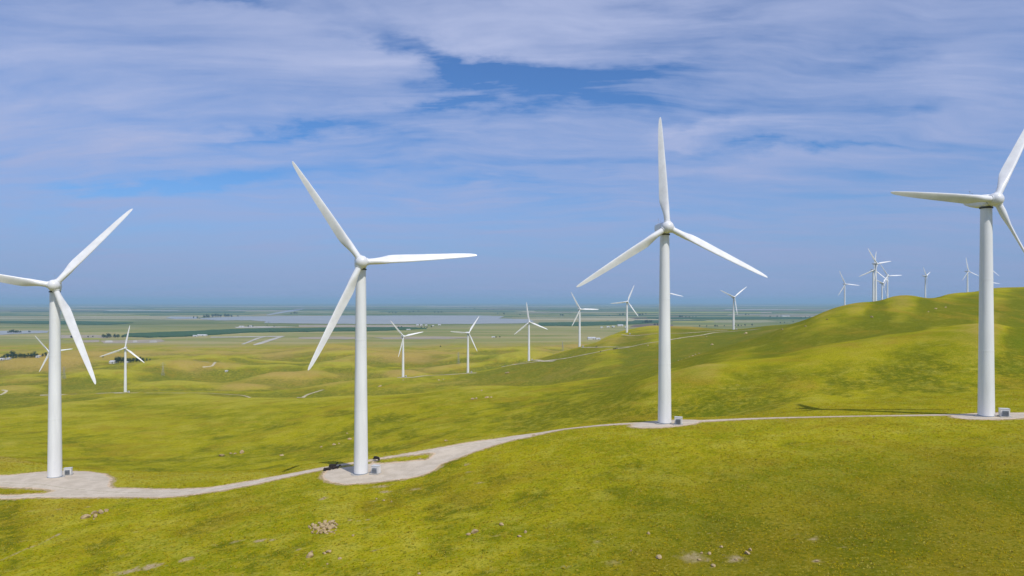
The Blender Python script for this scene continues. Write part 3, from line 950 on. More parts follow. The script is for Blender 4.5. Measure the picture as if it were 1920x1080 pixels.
sheet('reservoir', wob([(372, 596.8), (450, 593.5), (560, 592.3), (760, 591.5), (900, 591.8), (946, 593), (935, 597), (990, 599), (1003, 602.5), (985, 606.3), (880, 607.4), (700, 607.8), (560, 606.6),
                        (495, 606), (498, 603), (470, 600.5), (408, 601), (380, 599)], .25, 8), M['water'], 1.2, 'long pale lake on the plain')
sheet('reservoir', wob([(-60, 622), (10, 620.8), (60, 620), (92, 620.5), (88, 624.5), (40, 625.8), (0, 628), (-60, 629)], .3, 6, 3), M['water'], 1.2, 'narrow pale water at the left edge of the plain')
sheet('reservoir', wob([(320, 593.8), (372, 594.4), (368, 598), (330, 598.4), (310, 596.6)], .2, 5, 4), M['water'], 1.2, 'small sheet of water beside the lake')
sheet('river', wob([(502, 591.5), (528, 587.2), (560, 582.3), (572, 578.3), (566, 578.2), (545, 581.3), (515, 586.5), (498, 591)], .15, 5, 5), M['water'], 1.4, 'pale channel running away beyond the lake')
sheet('orchard', wob([(228, 631.5), (240, 626.5), (330, 623.5), (400, 620), (470, 617.5), (620, 616), (760, 614.5), (800, 617), (700, 621), (560, 622.6), (470, 623.3), (400, 628.3), (350, 631.3), (280, 633.3)], .35, 8, 6), M['orchard'], .6, 'dark green orchard strip on the plain', 5)
sheet('orchard', wob([(1010, 606), (1130, 604), (1235, 602.5), (1262, 604.2), (1180, 608.5), (1090, 611.5), (1010, 611)], .3, 8, 7), M['orchard'], .6, 'dark green crop strip behind the ridge turbines', 4)
sheet('orchard', wob([(1190, 597), (1420, 594.5), (1560, 595.2), (1560, 598.6), (1400, 599.2), (1260, 599)], .25, 8, 8), M['orchard'], .6, 'dark green field behind the tall central turbine', 4)
sheet('orchard', wob([(0, 602.5), (140, 602.6), (250, 606), (200, 609.5), (120, 608.2), (0, 606)], .3, 8, 9), M['orchard'], .6, 'dark green field at the far left', 4)
sheet('field', wob([(116, 635.2), (185, 633.6), (190, 636.8), (120, 638.2)], .2, 6, 10), M['crop'], .7, 'yellow crop field near the left turbine')
sheet('field', wob([(100, 628), (175, 628), (225, 630.5), (190, 633.6), (100, 634.5)], .3, 6, 11), M['bare'], .7, 'bare tan field with scattered trees')
sheet('field', wob([(150, 638.5), (186, 637.3), (186, 641.5), (160, 642.5)], .2, 6, 12), M['bare'], .7, 'bare tan lot in the row of lots')
sheet('field', wob([(188, 639), (302, 636.5), (310, 640), (290, 643), (195, 644)], .2, 6, 13), M['bare'], .65, 'long row of bare lots')
for i, (a, b) in enumerate([(197, 211), (220, 226), (249, 257), (280, 294)]):
    sheet('field', [(a + 1, 638.8), (b - 1, 638.4), (b + 1, 642.3), (a, 642.8)], M['palefield'] if i != 1 else M['bare'], .9, 'near white rectangular lot')
sheet('field', wob([(1190, 609), (1230, 606.8), (1262, 609), (1262, 613), (1180, 613.5)], .2, 6, 14), M['plough'], .7, 'brown ploughed field')
sheet('field', wob([(1180, 596), (1270, 593.3), (1300, 594), (1270, 597.2), (1190, 598.2)], .2, 6, 15), M['plough'], .55, 'brown field beyond the ridge')
sheet('field', wob([(560, 600 + 9.8), (760, 609.8), (800, 611.5), (760, 613.5), (560, 613.4)], .2, 6, 16), M['bare'], .7, 'tan strip between lake and orchard')
sheet('field', wob([(500, 630.3), (535, 630.2), (492, 645), (478, 647.5), (474, 646.5), (500, 638), (520, 632.4), (500, 631.6)], .1, 4, 17), M['palefield'], .9, 'pale lane doubling back on the pasture')
sheet('field', wob([(395, 631.8), (500, 630.5), (500, 631.8), (490, 633.5), (458, 645.8), (452, 645.8), (480, 634.5), (490, 632.3), (395, 633.4)], .1, 4, 18), M['palefield'], .9, 'pale lane crossing the pasture')
sheet('field', wob([(440, 613.2), (485, 612), (560, 612.6), (500, 614.8), (444, 615.2)], .15, 6, 19), M['palefield'], .7, 'pale lots beside the lake')
sheet('field', wob([(560, 632), (640, 631), (700, 634), (650, 636.5), (560, 635.5)], .3, 6, 20), M['bare'], .7, 'tan scrape on the pasture')
sheet('field', wob([(700, 632.5), (820, 631), (900, 633.5), (830, 636), (720, 635.5)], .35, 6, 23), M['bare'], .7, 'long tan scrape right of the second tower')

rf = random.Random(77)
fm_ = [M['bare'], M['palefield'], M['orchard'], M['plough'], M['orchard'], M['crop'], M['bare']]
nf_ = 0
for i in range(90):
    row = rf.choice([rf.uniform(569.5, 576), rf.uniform(573, 590), rf.uniform(585, 612)])
    cx = rf.uniform(-60, 1620)
    hw = rf.uniform(30, 150); hh = (row - 565) * rf.uniform(.018, .045)
    if row > 586 and 300 < cx + hw and cx - hw < 1030: continue
    if row > 598 and cx - hw < 330: continue
    sk_ = rf.uniform(-12, 12)
    sheet('field', [(cx - hw, row + hh), (cx + hw + sk_, row + hh * rf.uniform(.7, 1.3)), (cx + hw, row - hh), (cx - hw + sk_, row - hh * rf.uniform(.7, 1.2))], rf.choice(fm_), .2 + .03 * i, 'flat strip field far out on the plain')
    nf_ += 1

# ------------------------------------------------------------------ standing grass on the near ground
def build_tufts():
    rg = np.random.default_rng(4)
    N = 90000
    y = np.sqrt(rg.uniform(92 ** 2, 275 ** 2, N)); u = rg.uniform(-60, 1980, N)
    x = (u - 960) / FP * y
    dens = perlin(x / 9, y / 9, 71) * .6 + perlin(x / 3, y / 3, 72) * .7 + rg.uniform(-.5, .5, N)
    k = dens > -.12
    x, y = x[k], y[k]
    nr = (y > 190) & (y < 262)
    sdv = np.full(x.shape, 9.0); sdv[nr] = road_sd(x[nr], y[nr])
    k = sdv > .35
    x, y = x[k], y[k]; n = len(x)
    z = H(x, y)
    tone = np.clip(.5 + perlin(x / 5, y / 5, 73) * .5 + rg.normal(0, .22, n), 0, 1)
    V_, F_, T_ = [], [], []
    hgt = rg.uniform(.06, .24, n) * (.8 + .5 * tone); wd = rg.uniform(.14, .34, n)
    vs = []
    for b_ in range(4):
        a = rg.uniform(0, 2 * np.pi, n); l = rg.uniform(.08, .3, n)
        ox, oy = np.cos(a), np.sin(a); sx_, sy_ = -oy * wd * .5, ox * wd * .5
        bx, by = x + ox * wd * .3, y + oy * wd * .3
        vs.append(np.stack([np.stack([bx - sx_, by - sy_, z - .05], 1), np.stack([bx + sx_, by + sy_, z - .05], 1), np.stack([bx + ox * l, by + oy * l, z + hgt], 1)], 1))
    vs = np.stack(vs, 1).reshape(-1, 3)
    m = len(vs) // 3
    me = bpy.data.meshes.new('grass')
    me.vertices.add(len(vs)); me.vertices.foreach_set('co', vs.astype(np.float32).ravel())
    me.loops.add(m * 3); me.polygons.add(m)
    me.loops.foreach_set('vertex_index', np.arange(m * 3, dtype=np.int32))
    me.polygons.foreach_set('loop_start', (np.arange(m) * 3).astype(np.int32))
    me.polygons.foreach_set('loop_total', np.full(m, 3, np.int32))
    me.update(calc_edges=True)
    a = me.attributes.new('tone', 'FLOAT', 'POINT'); a.data.foreach_set('value', np.repeat(tone, 12).astype(np.float32))
    # soft normals so the tufts light like turf
    m_, t = new_mat('grass_blades')
    c = t.mix(t.ramp(attr(t, 'tone'), .05, .5), GR_B, GR_C)
    c = t.mix(t.m('MULTIPLY', t.ramp(attr(t, 'tone'), .65, 1.0), .8), c, GR_D)
    gn = t.n('ShaderNodeNewGeometry').outputs['Normal']
    up = t.vm('NORMALIZE', t.vm('ADD', t.vm('MULTIPLY', gn, (.25, .25, .25)), (0, 0, 1)))
    df = t.n('ShaderNodeBsdfDiffuse', ins={'Color': c, 'Normal': up}); tr = t.n('ShaderNodeBsdfTranslucent', ins={'Color': c})
    mx = t.n('ShaderNodeMixShader', ins={0: .25, 1: df, 2: tr})
    o_ = t.n('ShaderNodeOutputMaterial'); t.t.links.new(mx.outputs[0], o_.inputs[0])
    me.materials.append(m_)
    o = bpy.data.objects.new('grass', me); col.objects.link(o)
    tag(o, 'tufts of yellow green grass on the near slope', None, kind='stuff')
    print('tufts', n)


build_tufts()

# ------------------------------------------------------------------ wind turbines
HUB_H, BL, OH = 65.0, 36.6, 3.3
TILT = R_(5)


def blade_mesh():
    secs = [(1.2, 1.9, 1.0, 20), (2.6, 1.9, 1.0, 20), (4.0, 2.0, .92, 20), (5.4, 2.3, .66, 19), (7.0, 2.75, .46, 17), (8.6, 3.0, .36, 15), (10.5, 3.02, .30, 13), (14, 2.82, .26, 10),
            (18, 2.55, .23, 7.5), (22, 2.28, .21, 5.5), (26, 1.98, .19, 4), (29.5, 1.70, .18, 3), (32.5, 1.38, .17, 2.2), (34.6, 1.08, .17, 1.8), (35.8, .78, .17, 1.5), (36.35, .48, .18, 1.5), (36.6, .16, .2, 1.5)]
    n = 22
    rings = []
    for (r, c, th, tw) in secs:
        k = min(1, max(0, (th - .36) / .64))           # 1 = circle, 0 = aerofoil
        ring = []
        for i in range(n):
            a = 2 * math.pi * i / n
            cx, cy = .5 * (1 + math.cos(a)), .5 * math.sin(a)          # 0..1 along the chord, LE at 1
            t_ = 1 - cx
            yt = 5 * th * c * (0.2969 * math.sqrt(max(t_, 0)) - .126 * t_ - .3516 * t_ ** 2 + .2843 * t_ ** 3 - .1036 * t_ ** 4)
            af = (yt * (1.15 if math.sin(a) > 0 else -.85)) + .02 * c * math.sin(math.pi * t_)
            y_ = k * cy * c * 1.0 + (1 - k) * af
            le = .5 * c * k + (1 - k) * min(.95, .34 * c + .02)
            x_ = le - (1 - cx) * c
            tw_ = R_(tw + 13)
            # x toward the direction of travel, y downwind
            ring.append((x_ * math.cos(tw_) + y_ * math.sin(tw_), -x_ * math.sin(tw_) + y_ * math.cos(tw_) - .0009 * r * r, r))
        rings.append(ring[::-1])
    b = MB(); b.rings(rings)
    return b


def make_turbine():
    root = empty('wind_turbine', (0, 0, 0))
    b = MB()
    prof = [(2.22, 0.0), (2.2, .6)]
    top = HUB_H - 2.35
    for i in range(1, 27):
        f = i / 26
        z = .6 + (top - .6) * f
        r = 2.2 - (2.2 - 1.54) * f
        prof.append((r, z))
        if i in (8, 17):
            prof += [(r + .035, z + .02), (r + .035, z + .20), (r - .003, z + .22)]
    b.lathe(prof, 40)
    tower = b.build('tower', M['white'], root, autosmooth=40)
    d = MB(); d.lathe([(2.30, .02), (2.30, .34), (2.215, .40)], 40, cap=(False, False)); d.build('base_flange', M['grey'], tower, autosmooth=30)
    dr = MB()
    for k in range(5):
        a0 = -.75 + k * .1; 
        p = [(2.24 * math.sin(a), -2.24 * math.cos(a)) for a in (a0, a0 + .1)]
        dr.add([(p[0][0], p[0][1], .9), (p[1][0], p[1][1], .9), (p[1][0], p[1][1], 2.9), (p[0][0], p[0][1], 2.9)], [(0, 1, 2, 3)])
    y_ = MB(); y_.lathe([(1.62, top + .0), (1.80, top + .05), (1.80, top + .40), (1.5, top + .45)], 32); y_.build('yaw_ring', M['dark'], root, autosmooth=30)
    f_ = MB(); f_.lathe([(3.1, -.5), (3.1, .06), (2.95, .10), (2.22, .11)], 40, cap=(False, False)); f_.build('foundation', M['concrete'], root, autosmooth=30)
    # nacelle
    secs = [(-1.75, 1.35, -1.55, 1.45), (-1.3, 1.72, -1.85, 1.78), (0, 1.80, -1.95, 1.92), (2.4, 1.80, -1.95, 1.96), (4.6, 1.72, -1.35, 1.94), (6.4, 1.55, -.62, 1.84), (7.0, 1.30, -.35, 1.62)]
    rings = []
    for (yy, hw, zb, zt) in secs:
        cx, cz, hh = 0, (zb + zt) / 2, (zt - zb) / 2
        ring = []
        for i in range(28):
            a = 2 * math.pi * i / 28
            ca, sa = math.cos(a), math.sin(a)
            e = .42
            ring.append((hw * math.copysign(abs(ca) ** e, ca), yy, HUB_H + cz + hh * math.copysign(abs(sa) ** e, sa)))
        rings.append(ring)
    nb = MB(); nb.rings(rings)
    nac = nb.build('nacelle', M['white'], root, autosmooth=48)
    ant = MB()
    for sx, hh in ((-.5, 1.9), (.35, 1.3)):
        ant.bar((sx, 5.4, HUB_H + 1.7), (sx, 5.4, HUB_H + 1.7 + hh), .035)
    ant.box((-.5, 5.4, HUB_H + 3.65), (.3, .3, .12)); ant.box((.35, 5.4, HUB_H + 3.05), (.12, .4, .1))
    ant.build('wind_vane', M['grey'], nac)
    # spinner about the tilted shaft
    sp = MB()
    prof = [(1.55, -1.55), (1.86, -1.35), (1.96, -.6), (1.96, .25), (1.90, .75), (1.72, 1.2), (1.42, 1.6), (1.0, 1.92), (.55, 2.1), (.18, 2.16), (.02, 2.17)]
    sp.lathe(prof, 36, axis='Y')
    hub = sp.build('hub', M['blade'], root, autosmooth=55)
    hub.location = (0, -OH, HUB_H)
    hub.rotation_euler = (-TILT, 0, 0)
    hg = MB(); hg.lathe([(1.60, -1.78), (1.60, -1.5)], 32, axis='Y'); g_ = hg.build('hub_gap', M['dark'], hub, autosmooth=30)
    bm_ = blade_mesh()
    cf = MB(); cf.lathe([(1.16, 1.45), (1.16, 1.95), (1.02, 2.02)], 28, cap=(False, False))
    b0 = bm_.build('blade', M['blade'], root, autosmooth=50)
    c0 = cf.build('blade_collar', M['white'], b0, autosmooth=30)
    for k in range(2): copy_tree(b0, root)
    return root


def set_rotor(root, phase, pitch=0.0):
    k = 0
    for ch in root.children:
        if ch.name.split('.')[0] == 'blade':
            q = phase + 120 * k
            m_ = Matrix.Rotation(-TILT, 4, 'X') @ Matrix.Rotation(R_(90 - q), 4, 'Y') @ Matrix.Rotation(-R_(pitch), 4, 'Z')
            ch.location = (0, -OH, HUB_H)
            ch.rotation_euler = m_.to_euler()
            k += 1


def set_tower(root, h, hubz_local):
    """root stands at the ground; everything above rides at hub height"""
    dz_ = hubz_local - HUB_H
    for ch in root.children:
        nm = ch.name.split('.')[0]
        if nm == 'tower': ch.scale = (1, 1, (hubz_local - 2.35) / (HUB_H - 2.35))
        elif nm == 'foundation': pass
        else: ch.location.z += dz_


# (tower X, distance, hub height above eye, nacelle bearing, rotor phase, size, label, group)
NEARG, FARG = 'large white wind turbines near the gravel track', 'white wind turbines on the hills'
TURB = [
 (-157.1, 234.6, 5.4, -28.6, 49.8, .99, 'leftmost large white turbine, on the gravel pad at the left edge', NEARG),
 (-46.8, 211.5, 12.0, -16.8, 4.1, .985, 'large white turbine left of centre with cattle lying beside its gravel pad', NEARG),
 (50.7, 226.8, 24.3, -4.6, 92.9, 1.0, 'tallest standing white turbine right of centre, one blade straight up', NEARG),
 (143.1, 206.0, 30.3, -10.7, 58.3, .995, 'large white turbine at the right edge, one blade pointing left', NEARG),
 (-800.5, 1182.9, -87.6, -14.8, 7.6, 1, 'far turbine mostly hidden behind the leftmost large tower', FARG),
 (-591.9, 1045.1, -71.6, -19.7, 79.5, .97, 'small white turbine on the left brow in front of a dark clump of trees', FARG),
 (-180.6, 1132.3, -58.1, -31.8, 10.8, .97, 'small white turbine at the left end of the pale track joining two turbines', FARG),
 (-75.5, 1170.6, -54.3, -30, 54, .96, 'small white turbine at the right end of the pale track beside a pylon', FARG),
 (29.9, 1204.7, -36.4, -11.6, 97.6, .97, 'small white turbine with one blade upright where the ridge road starts', FARG),
 (121.5, 1226.5, -14.3, -17.8, 119.1, .97, 'small white turbine whose one blade points right, below the green knoll', FARG),
 (229.3, 1361.9, -0.8, -12.6, 65.5, 1, 'small white turbine on the left foot of the tan-topped knoll', FARG),
 (452.5, 1394.0, 8.7, -14.2, 36.3, .98, 'small white turbine at the right end of the ridge road', FARG),
 (352, 1545, 18.5, -12, 108, 1.0, 'far turbine behind the tall central tower', FARG),
 (839.3, 1722.2, 43.6, -4.9, 113.8, 1, 'leftmost turbine behind the crest of the right hill', FARG),
 (678.8, 1274.0, 70.0, -22.7, 8.6, 1, 'highest turbine of the overlapping group behind the right hill', FARG),
 (706.5, 1334.8, 61.4, -6.8, 81.5, 1, 'turbine directly behind the highest one of the overlapping group', FARG),
 (928.1, 1712.2, 45.4, -28, 44.0, .95, 'lowest turbine in the overlapping group behind the right hill', FARG),
 (974.0, 1770.9, 65.6, -3.4, 2.8, 1, 'rightmost turbine of the overlapping group behind the right hill', FARG),
 (1122.2, 1853.5, 68.7, -44.3, 19.1, 1, 'turbine seen almost side-on with a shaded blade, behind the saddle of the right hill', FARG),
 (1173.9, 1759.4, 77.1, -19.6, 101.0, 1, 'turbine left of the right edge tower, standing behind the upper slope', FARG),
 (1250, 1792, 88, -14, 83, 1, 'upper of two far turbines hidden behind the right edge tower', FARG),
 (1330, 1910, 54, -10, 112, 1, 'lower of two far turbines hidden behind the right edge tower', FARG),
]
proto = make_turbine()
PADS_T = []
roots = []
for i, (X, Y, hz, yaw, ph, sc, lab, grp) in enumerate(TURB):
    r_ = proto if i == 0 else copy_tree(proto)
    roots.append(r_)
for r_, (X, Y, hz, yaw, ph, sc, lab, grp) in zip(roots, TURB):
    g_ = ground(X, Y)
    r_.location = (X, Y, g_ - .05)
    r_.rotation_euler = (0, 0, -R_(yaw))
    r_.scale = (sc, sc, sc)
    # root sits on the ground; hub centre lands at its real height
    set_rotor(r_, ph, 15.0 if 140 < X < 150 else 0.0)
    set_tower(r_, 0, (hz - g_ + .05) / sc)
    tag(r_, lab, 'wind turbine', grp)
    print('turbine %-60s ground %.1f tower %.1f' % (lab[:60], g_, hz - g_))

# ------------------------------------------------------------------ transformer boxes
def make_box():
    root = empty('transformer_box', (0, 0, 0))
    b = MB(); b.box((0, 0, 0.05), (3.0, 2.9, .30)); b.build('plinth', M['concrete'], root)
    b = MB(); b.box((.0, .35, 1.25), (2.4, 1.7, 2.1)); b.build('cabinet', M['wallw'], root)
    b = MB(); b.box((.0, .35, 2.36), (2.52, 1.84, .12)); b.build('lid', M['roofw'], root)
    b = MB(); b.box((0, -.52, 1.05), (1.5, .03, 1.5)); rad = b.build('radiator', M['grey'], root)
    s = MB(); s.box((0, 0, 0), (.05, .42, 1.5)); f0 = s.build('fin', M['grey'], rad)
    f0.location = (-.7, -.74, 1.05)
    for k in range(1, 11):
        c = f0.copy(); col.objects.link(c); c.parent = rad; c.location = (-.7 + k * .14, -.74, 1.05)
    for k in (-1, 1):
        b = MB(); b.box((k * .62 + .0, 0, 0), (.03, .03, .6)); d = b.build('door_edge', M['dark'], root); d.location = (0, 1.212, 1.3)
    return root


bx0 = make_box()
BX = [(704, 888, 150, -.28, 1.0, 'white transformer cabinet with grey radiator beside the turbine left of centre'),
      (127, 890.5, 150, .35, .98, 'pale transformer cabinet beside the leftmost large turbine'),
      (None, xy(1272, 222), 0, -.3, 1.0, 'transformer cabinet beside the tall turbine right of centre'),
      (None, xy(1884, 203), 0, -.3, 1.0, 'transformer cabinet beside the right edge turbine'),
      (241, 736, 950, 0, 1, 'small transformer cabinet at the far left turbine'),
      (761, 706.8, 1050, 0, 1, 'small transformer cabinet at the left end of the pale track'),
      (884, 698.8, 1050, 0, 1, 'small transformer cabinet at the right end of the pale track'),
      (997.5, 675.8, 1050, 0, 1, 'small transformer cabinet where the ridge road starts'),
      (1093, 650.8, 1050, 0, 1, 'small transformer cabinet below the green knoll'),
      (1181, 627, 1150, 0, 1, 'small transformer cabinet at the foot of the tan-topped knoll'),
      (1381, 618.2, 1150, 0, 1, 'small transformer cabinet at the right end of the ridge road')]
for i, (a, b, dm, rz, sc, lab) in enumerate(BX):
    o = bx0 if i == 0 else copy_tree(bx0)
    p = (b[0], b[1], ground(*b)) if a is None else (hit(a, b, dm, dm + 900) or hit(a, b + 1.5, dm, dm + 900))
    o.location = (p[0], p[1], p[2] + .05); o.rotation_euler = (0, 0, rz); o.scale = (sc, sc, sc)
    tag(o, lab, 'transformer', 'transformer cabinets at the turbine feet')

# ------------------------------------------------------------------ cattle
def skin_body(name, verts, edges, radii, root, sub=2):
    me = bpy.data.meshes.new(name)
    me.from_pydata(verts, edges, [])
    o = bpy.data.objects.new(name, me)
    col.objects.link(o)
    sk = o.modifiers.new('s', 'SKIN'); sk.use_smooth_shade = True
    sv = me.skin_vertices[0].data
    for v, r in zip(sv, radii): v.radius = (r, r) if not isinstance(r, tuple) else r
    for v in sv: v.use_root = False
    sv[root].use_root = True
    ss = o.modifiers.new('u', 'SUBSURF'); ss.levels = sub; ss.render_levels = sub
    dg = bpy.context.evaluated_depsgraph_get()
    m2 = bpy.data.meshes.new_from_object(o.evaluated_get(dg))
    m2.name = name
    bpy.data.objects.remove(o); 
    m2.materials.clear(); m2.materials.append(M['hide'])
    m2.shade_smooth()
    return m2


def cow_mesh(lying=False, graze=True, turn=0.0):
    if not lying:
        V_ = [(0, 0, 1.02), (.55, 0, 1.05), (.95, 0, 1.08), (-.5, 0, 1.03), (-.9, 0, 1.10), (1.2, 0, 1.15)]
        Rr = [.45, .43, .36, .43, .37, .22]
        E_ = [(0, 1), (1, 2), (0, 3), (3, 4), (2, 5)]
        if graze: pts = [((1.45, 0, .85), .15), ((1.62, 0, .48), .13), ((1.80, 0, .14), .085)]
        else: pts = [((1.45, 0, 1.35), .15), ((1.7, 0, 1.42), .14), ((2.0, 0, 1.28), .085)]
    else:
        V_ = [(0, 0, .42), (.55, 0, .45), (.95, 0, .50), (-.5, 0, .42), (-.9, 0, .38), (1.15, 0, .62)]
        Rr = [(.40), .38, .30, .40, .32, .19]
        E_ = [(0, 1), (1, 2), (0, 3), (3, 4), (2, 5)]
        pts = [((1.35, turn * .2, .90), .15), ((1.5, turn * .4, 1.05), .15), ((1.72, turn * .65, .92), .085)]
    last = 5
    for p, r in pts:
        V_.append(p); Rr.append(r); E_.append((last, len(V_) - 1)); last = len(V_) - 1
    head = last - 1
    for s in (-1, 1):
        V_.append((V_[head][0] - .06, V_[head][1] + s * .24, V_[head][2] + .07)); Rr.append(.05); E_.append((head, len(V_) - 1))
    if not lying:
        for s in (-1, 1):
            a = len(V_)
            V_ += [(.85, s * .20, .62), (.86, s * .2, .34), (.84, s * .2, .04)]; Rr += [.13, .075, .06]
            E_ += [(2, a), (a, a + 1), (a + 1, a + 2)]
            a = len(V_)
            V_ += [(-.82, s * .22, .68), (-1.0, s * .21, .44), (-.93, s * .21, .04)]; Rr += [.17, .08, .06]
            E_ += [(4, a), (a, a + 1), (a + 1, a + 2)]
        V_ += [(-1.22, 0, 1.0), (-1.28, 0, .5)]; Rr += [.045, .05]; E_ += [(4, len(V_) - 2), (len(V_) - 2, len(V_) - 1)]
    else:
        for s in (-1, 1):
            a = len(V_)
            V_ += [(1.0, s * .34, .16), (.62, s * .46, .09)]; Rr += [.11, .07]; E_ += [(2, a), (a, a + 1)]
            a = len(V_)
            V_ += [(-.45, s * .50, .20), (-.05, s * .60, .09)]; Rr += [.18, .08]; E_ += [(4, a), (a, a + 1)]
    return skin_body('cow', V_, E_, Rr, 0)


cm_g, cm_s, cm_l, cm_r = cow_mesh(), cow_mesh(graze=False), cow_mesh(True, turn=1), cow_mesh(True, turn=-1)
CG = 'black cattle near the turbines'
COWS = [(cm_g, 707, 865.0, 60, 2.45, 'black cow grazing on the grass wedge just right of the tower', 1.12),
        (cm_l, 612, 882.3, 60, .25, 'nearest black cow lying at the left tip of the gravel pad', 1.2),
        (cm_r, 627, 879.4, 60, .35, 'black cow lying between two others by the gravel pad', 1.2),
        (cm_l, 622, 875.6, 60, .15, 'black cow lying furthest back beside the gravel pad', 1.2),
        (cm_s, 1118, 651.5, 1000, .4, 'single black cow on the grass by the ridge spur road', 1.1),
        (cm_s, 1126, 660.5, 900, 1.2, 'single black cow standing on the ridge road', 1.1),
        (cm_g, 1150.5, 655.6, 900, .3, 'left cow of three standing together on the ridge road', 1.1),
        (cm_s, 1153.5, 655.2, 900, -.5, 'middle cow of three standing together on the ridge road', 1.1),
        (cm_g, 1156.5, 654.6, 900, 3.3, 'right cow of three standing together on the ridge road', 1.1)]
for (me, a, b, dm, rz, lab, sc) in COWS:
    p = hit(a, b, dm, 1500 if dm > 500 else 300)
    o = bpy.data.objects.new('cow', me); col.objects.link(o)
    o.location = (p[0], p[1], p[2] + (.02 if dm < 500 else .3)); o.rotation_euler = (0, 0, rz); o.scale = (sc, sc, sc)
    tag(o, lab, 'cow', CG)

# ------------------------------------------------------------------ rocks
def rock_mesh(seed):
    rr = random.Random(seed)
    bm = bmesh.new()
    bmesh.ops.create_icosphere(bm, subdivisions=2, radius=.5)
    off = rr.uniform(0, 90)
    planes = [(Vector((rr.uniform(-1, 1), rr.uniform(-1, 1), rr.uniform(-.6, 1))).normalized(), rr.uniform(.27, .42)) for _ in range(9)]
    for v in bm.verts:
        p = v.co.copy()
        p *= 1 + .3 * float(perlin(p.x * 2.3 + off, p.y * 2.3 + p.z * 1.9, seed))
        for n_, d_ in planes:
            k = p.dot(n_) - d_
            if k > 0: p -= n_ * k * .92
        v.co = p
    me = bpy.data.meshes.new('rock')
    bm.to_mesh(me); bm.free()
    me.materials.append(M['rock'])
    me.shade_smooth(); me.set_sharp_from_angle(angle=R_(28))
    return me


RM = [rock_mesh(s) for s in range(9)]
rrk = random.Random(5)


def rock(px, row, wpx, hpx, lab, grp, dmin=60, dmax=300, sink=.3):
    p = hit(px, row, dmin, dmax)
    if p is None: return
    s = wpx * p[1] / FP; h = hpx * p[1] / FP
    o = bpy.data.objects.new('rock', rrk.choice(RM)); col.objects.link(o)
    dpt = s * rrk.uniform(.7, 1.1)
    o.scale = (s * 1.15, dpt * 1.15, max(h * 1.2, s * .45))
    o.location = (p[0], p[1], p[2] + h * .22)
    o.rotation_euler = (rrk.uniform(-.25, .25), rrk.uniform(-.25, .25), rrk.uniform(0, 6.28))
    tag(o, lab, 'rock', grp)


for a, b, c, d, l in [(161, 971, 15, 9, 'leftmost boulder of the small row below the left pad'), (176, 963, 11, 8, 'upper boulder in the middle of the small row below the left pad'), (178, 970, 9, 8, 'lower boulder in the middle of the small row below the left pad'),
                      (188, 962, 13, 9, 'dark-sided tan boulder right of the middle of the row below the left pad'), (199, 959, 9, 8, 'rightmost pale boulder of the small row below the left pad'), (176, 974, 4, 3, 'smallest stone under the row of boulders below the left pad')]:
    rock(a, b, c, d, l, 'row of boulders below the left pad')
PILE = 'tan stones of the scattered pile bottom left of centre'
pile = [(586, 986, 8, 6), (581, 990, 5, 5), (589, 990, 7, 6), (594, 993, 13, 8), (598, 997, 7, 6), (586, 1000, 5, 6), (579, 988, 4, 4), (583, 992, 4, 4),
        (599, 982, 6, 5), (602, 986, 10, 7), (609, 981, 9, 8), (611, 985, 8, 6), (605, 989, 11, 7), (615, 986, 9, 8), (618, 983, 8, 7), (622, 978.5, 12, 4), (627, 982, 8, 4), (632, 985, 5, 5),
        (622, 986, 7, 5), (613, 992, 11, 8), (619, 992, 11, 8), (625, 989, 9, 6), (630, 990, 5, 4), (608, 994, 8, 6), (603, 996, 7, 5), (610, 999, 10, 6), (602, 1000, 6, 5), (617, 997, 8, 4), (622, 998, 9, 4),
        (629, 995, 5, 3), (598, 990, 6, 5), (592, 986, 7, 5), (606, 984, 6, 5), (588, 995, 4, 4), (614, 1001, 5, 3), (595, 1001, 4, 4)]
for q in pile:
    sz = 'broad' if q[2] >= 10 else 'middling' if q[2] >= 7 else 'small'
    where = 'in the small left heap' if q[0] < 598.5 else 'along the front edge' if q[1] >= 994 else 'at the right fringe' if q[0] > 620 and q[1] < 988 else 'at the back' if q[1] < 987 else 'in the middle'
    rock(*q, '%s tan stone %s of the scattered pile bottom left of centre' % (sz, where), PILE)
SCAT = 'loose stones on the near grass'
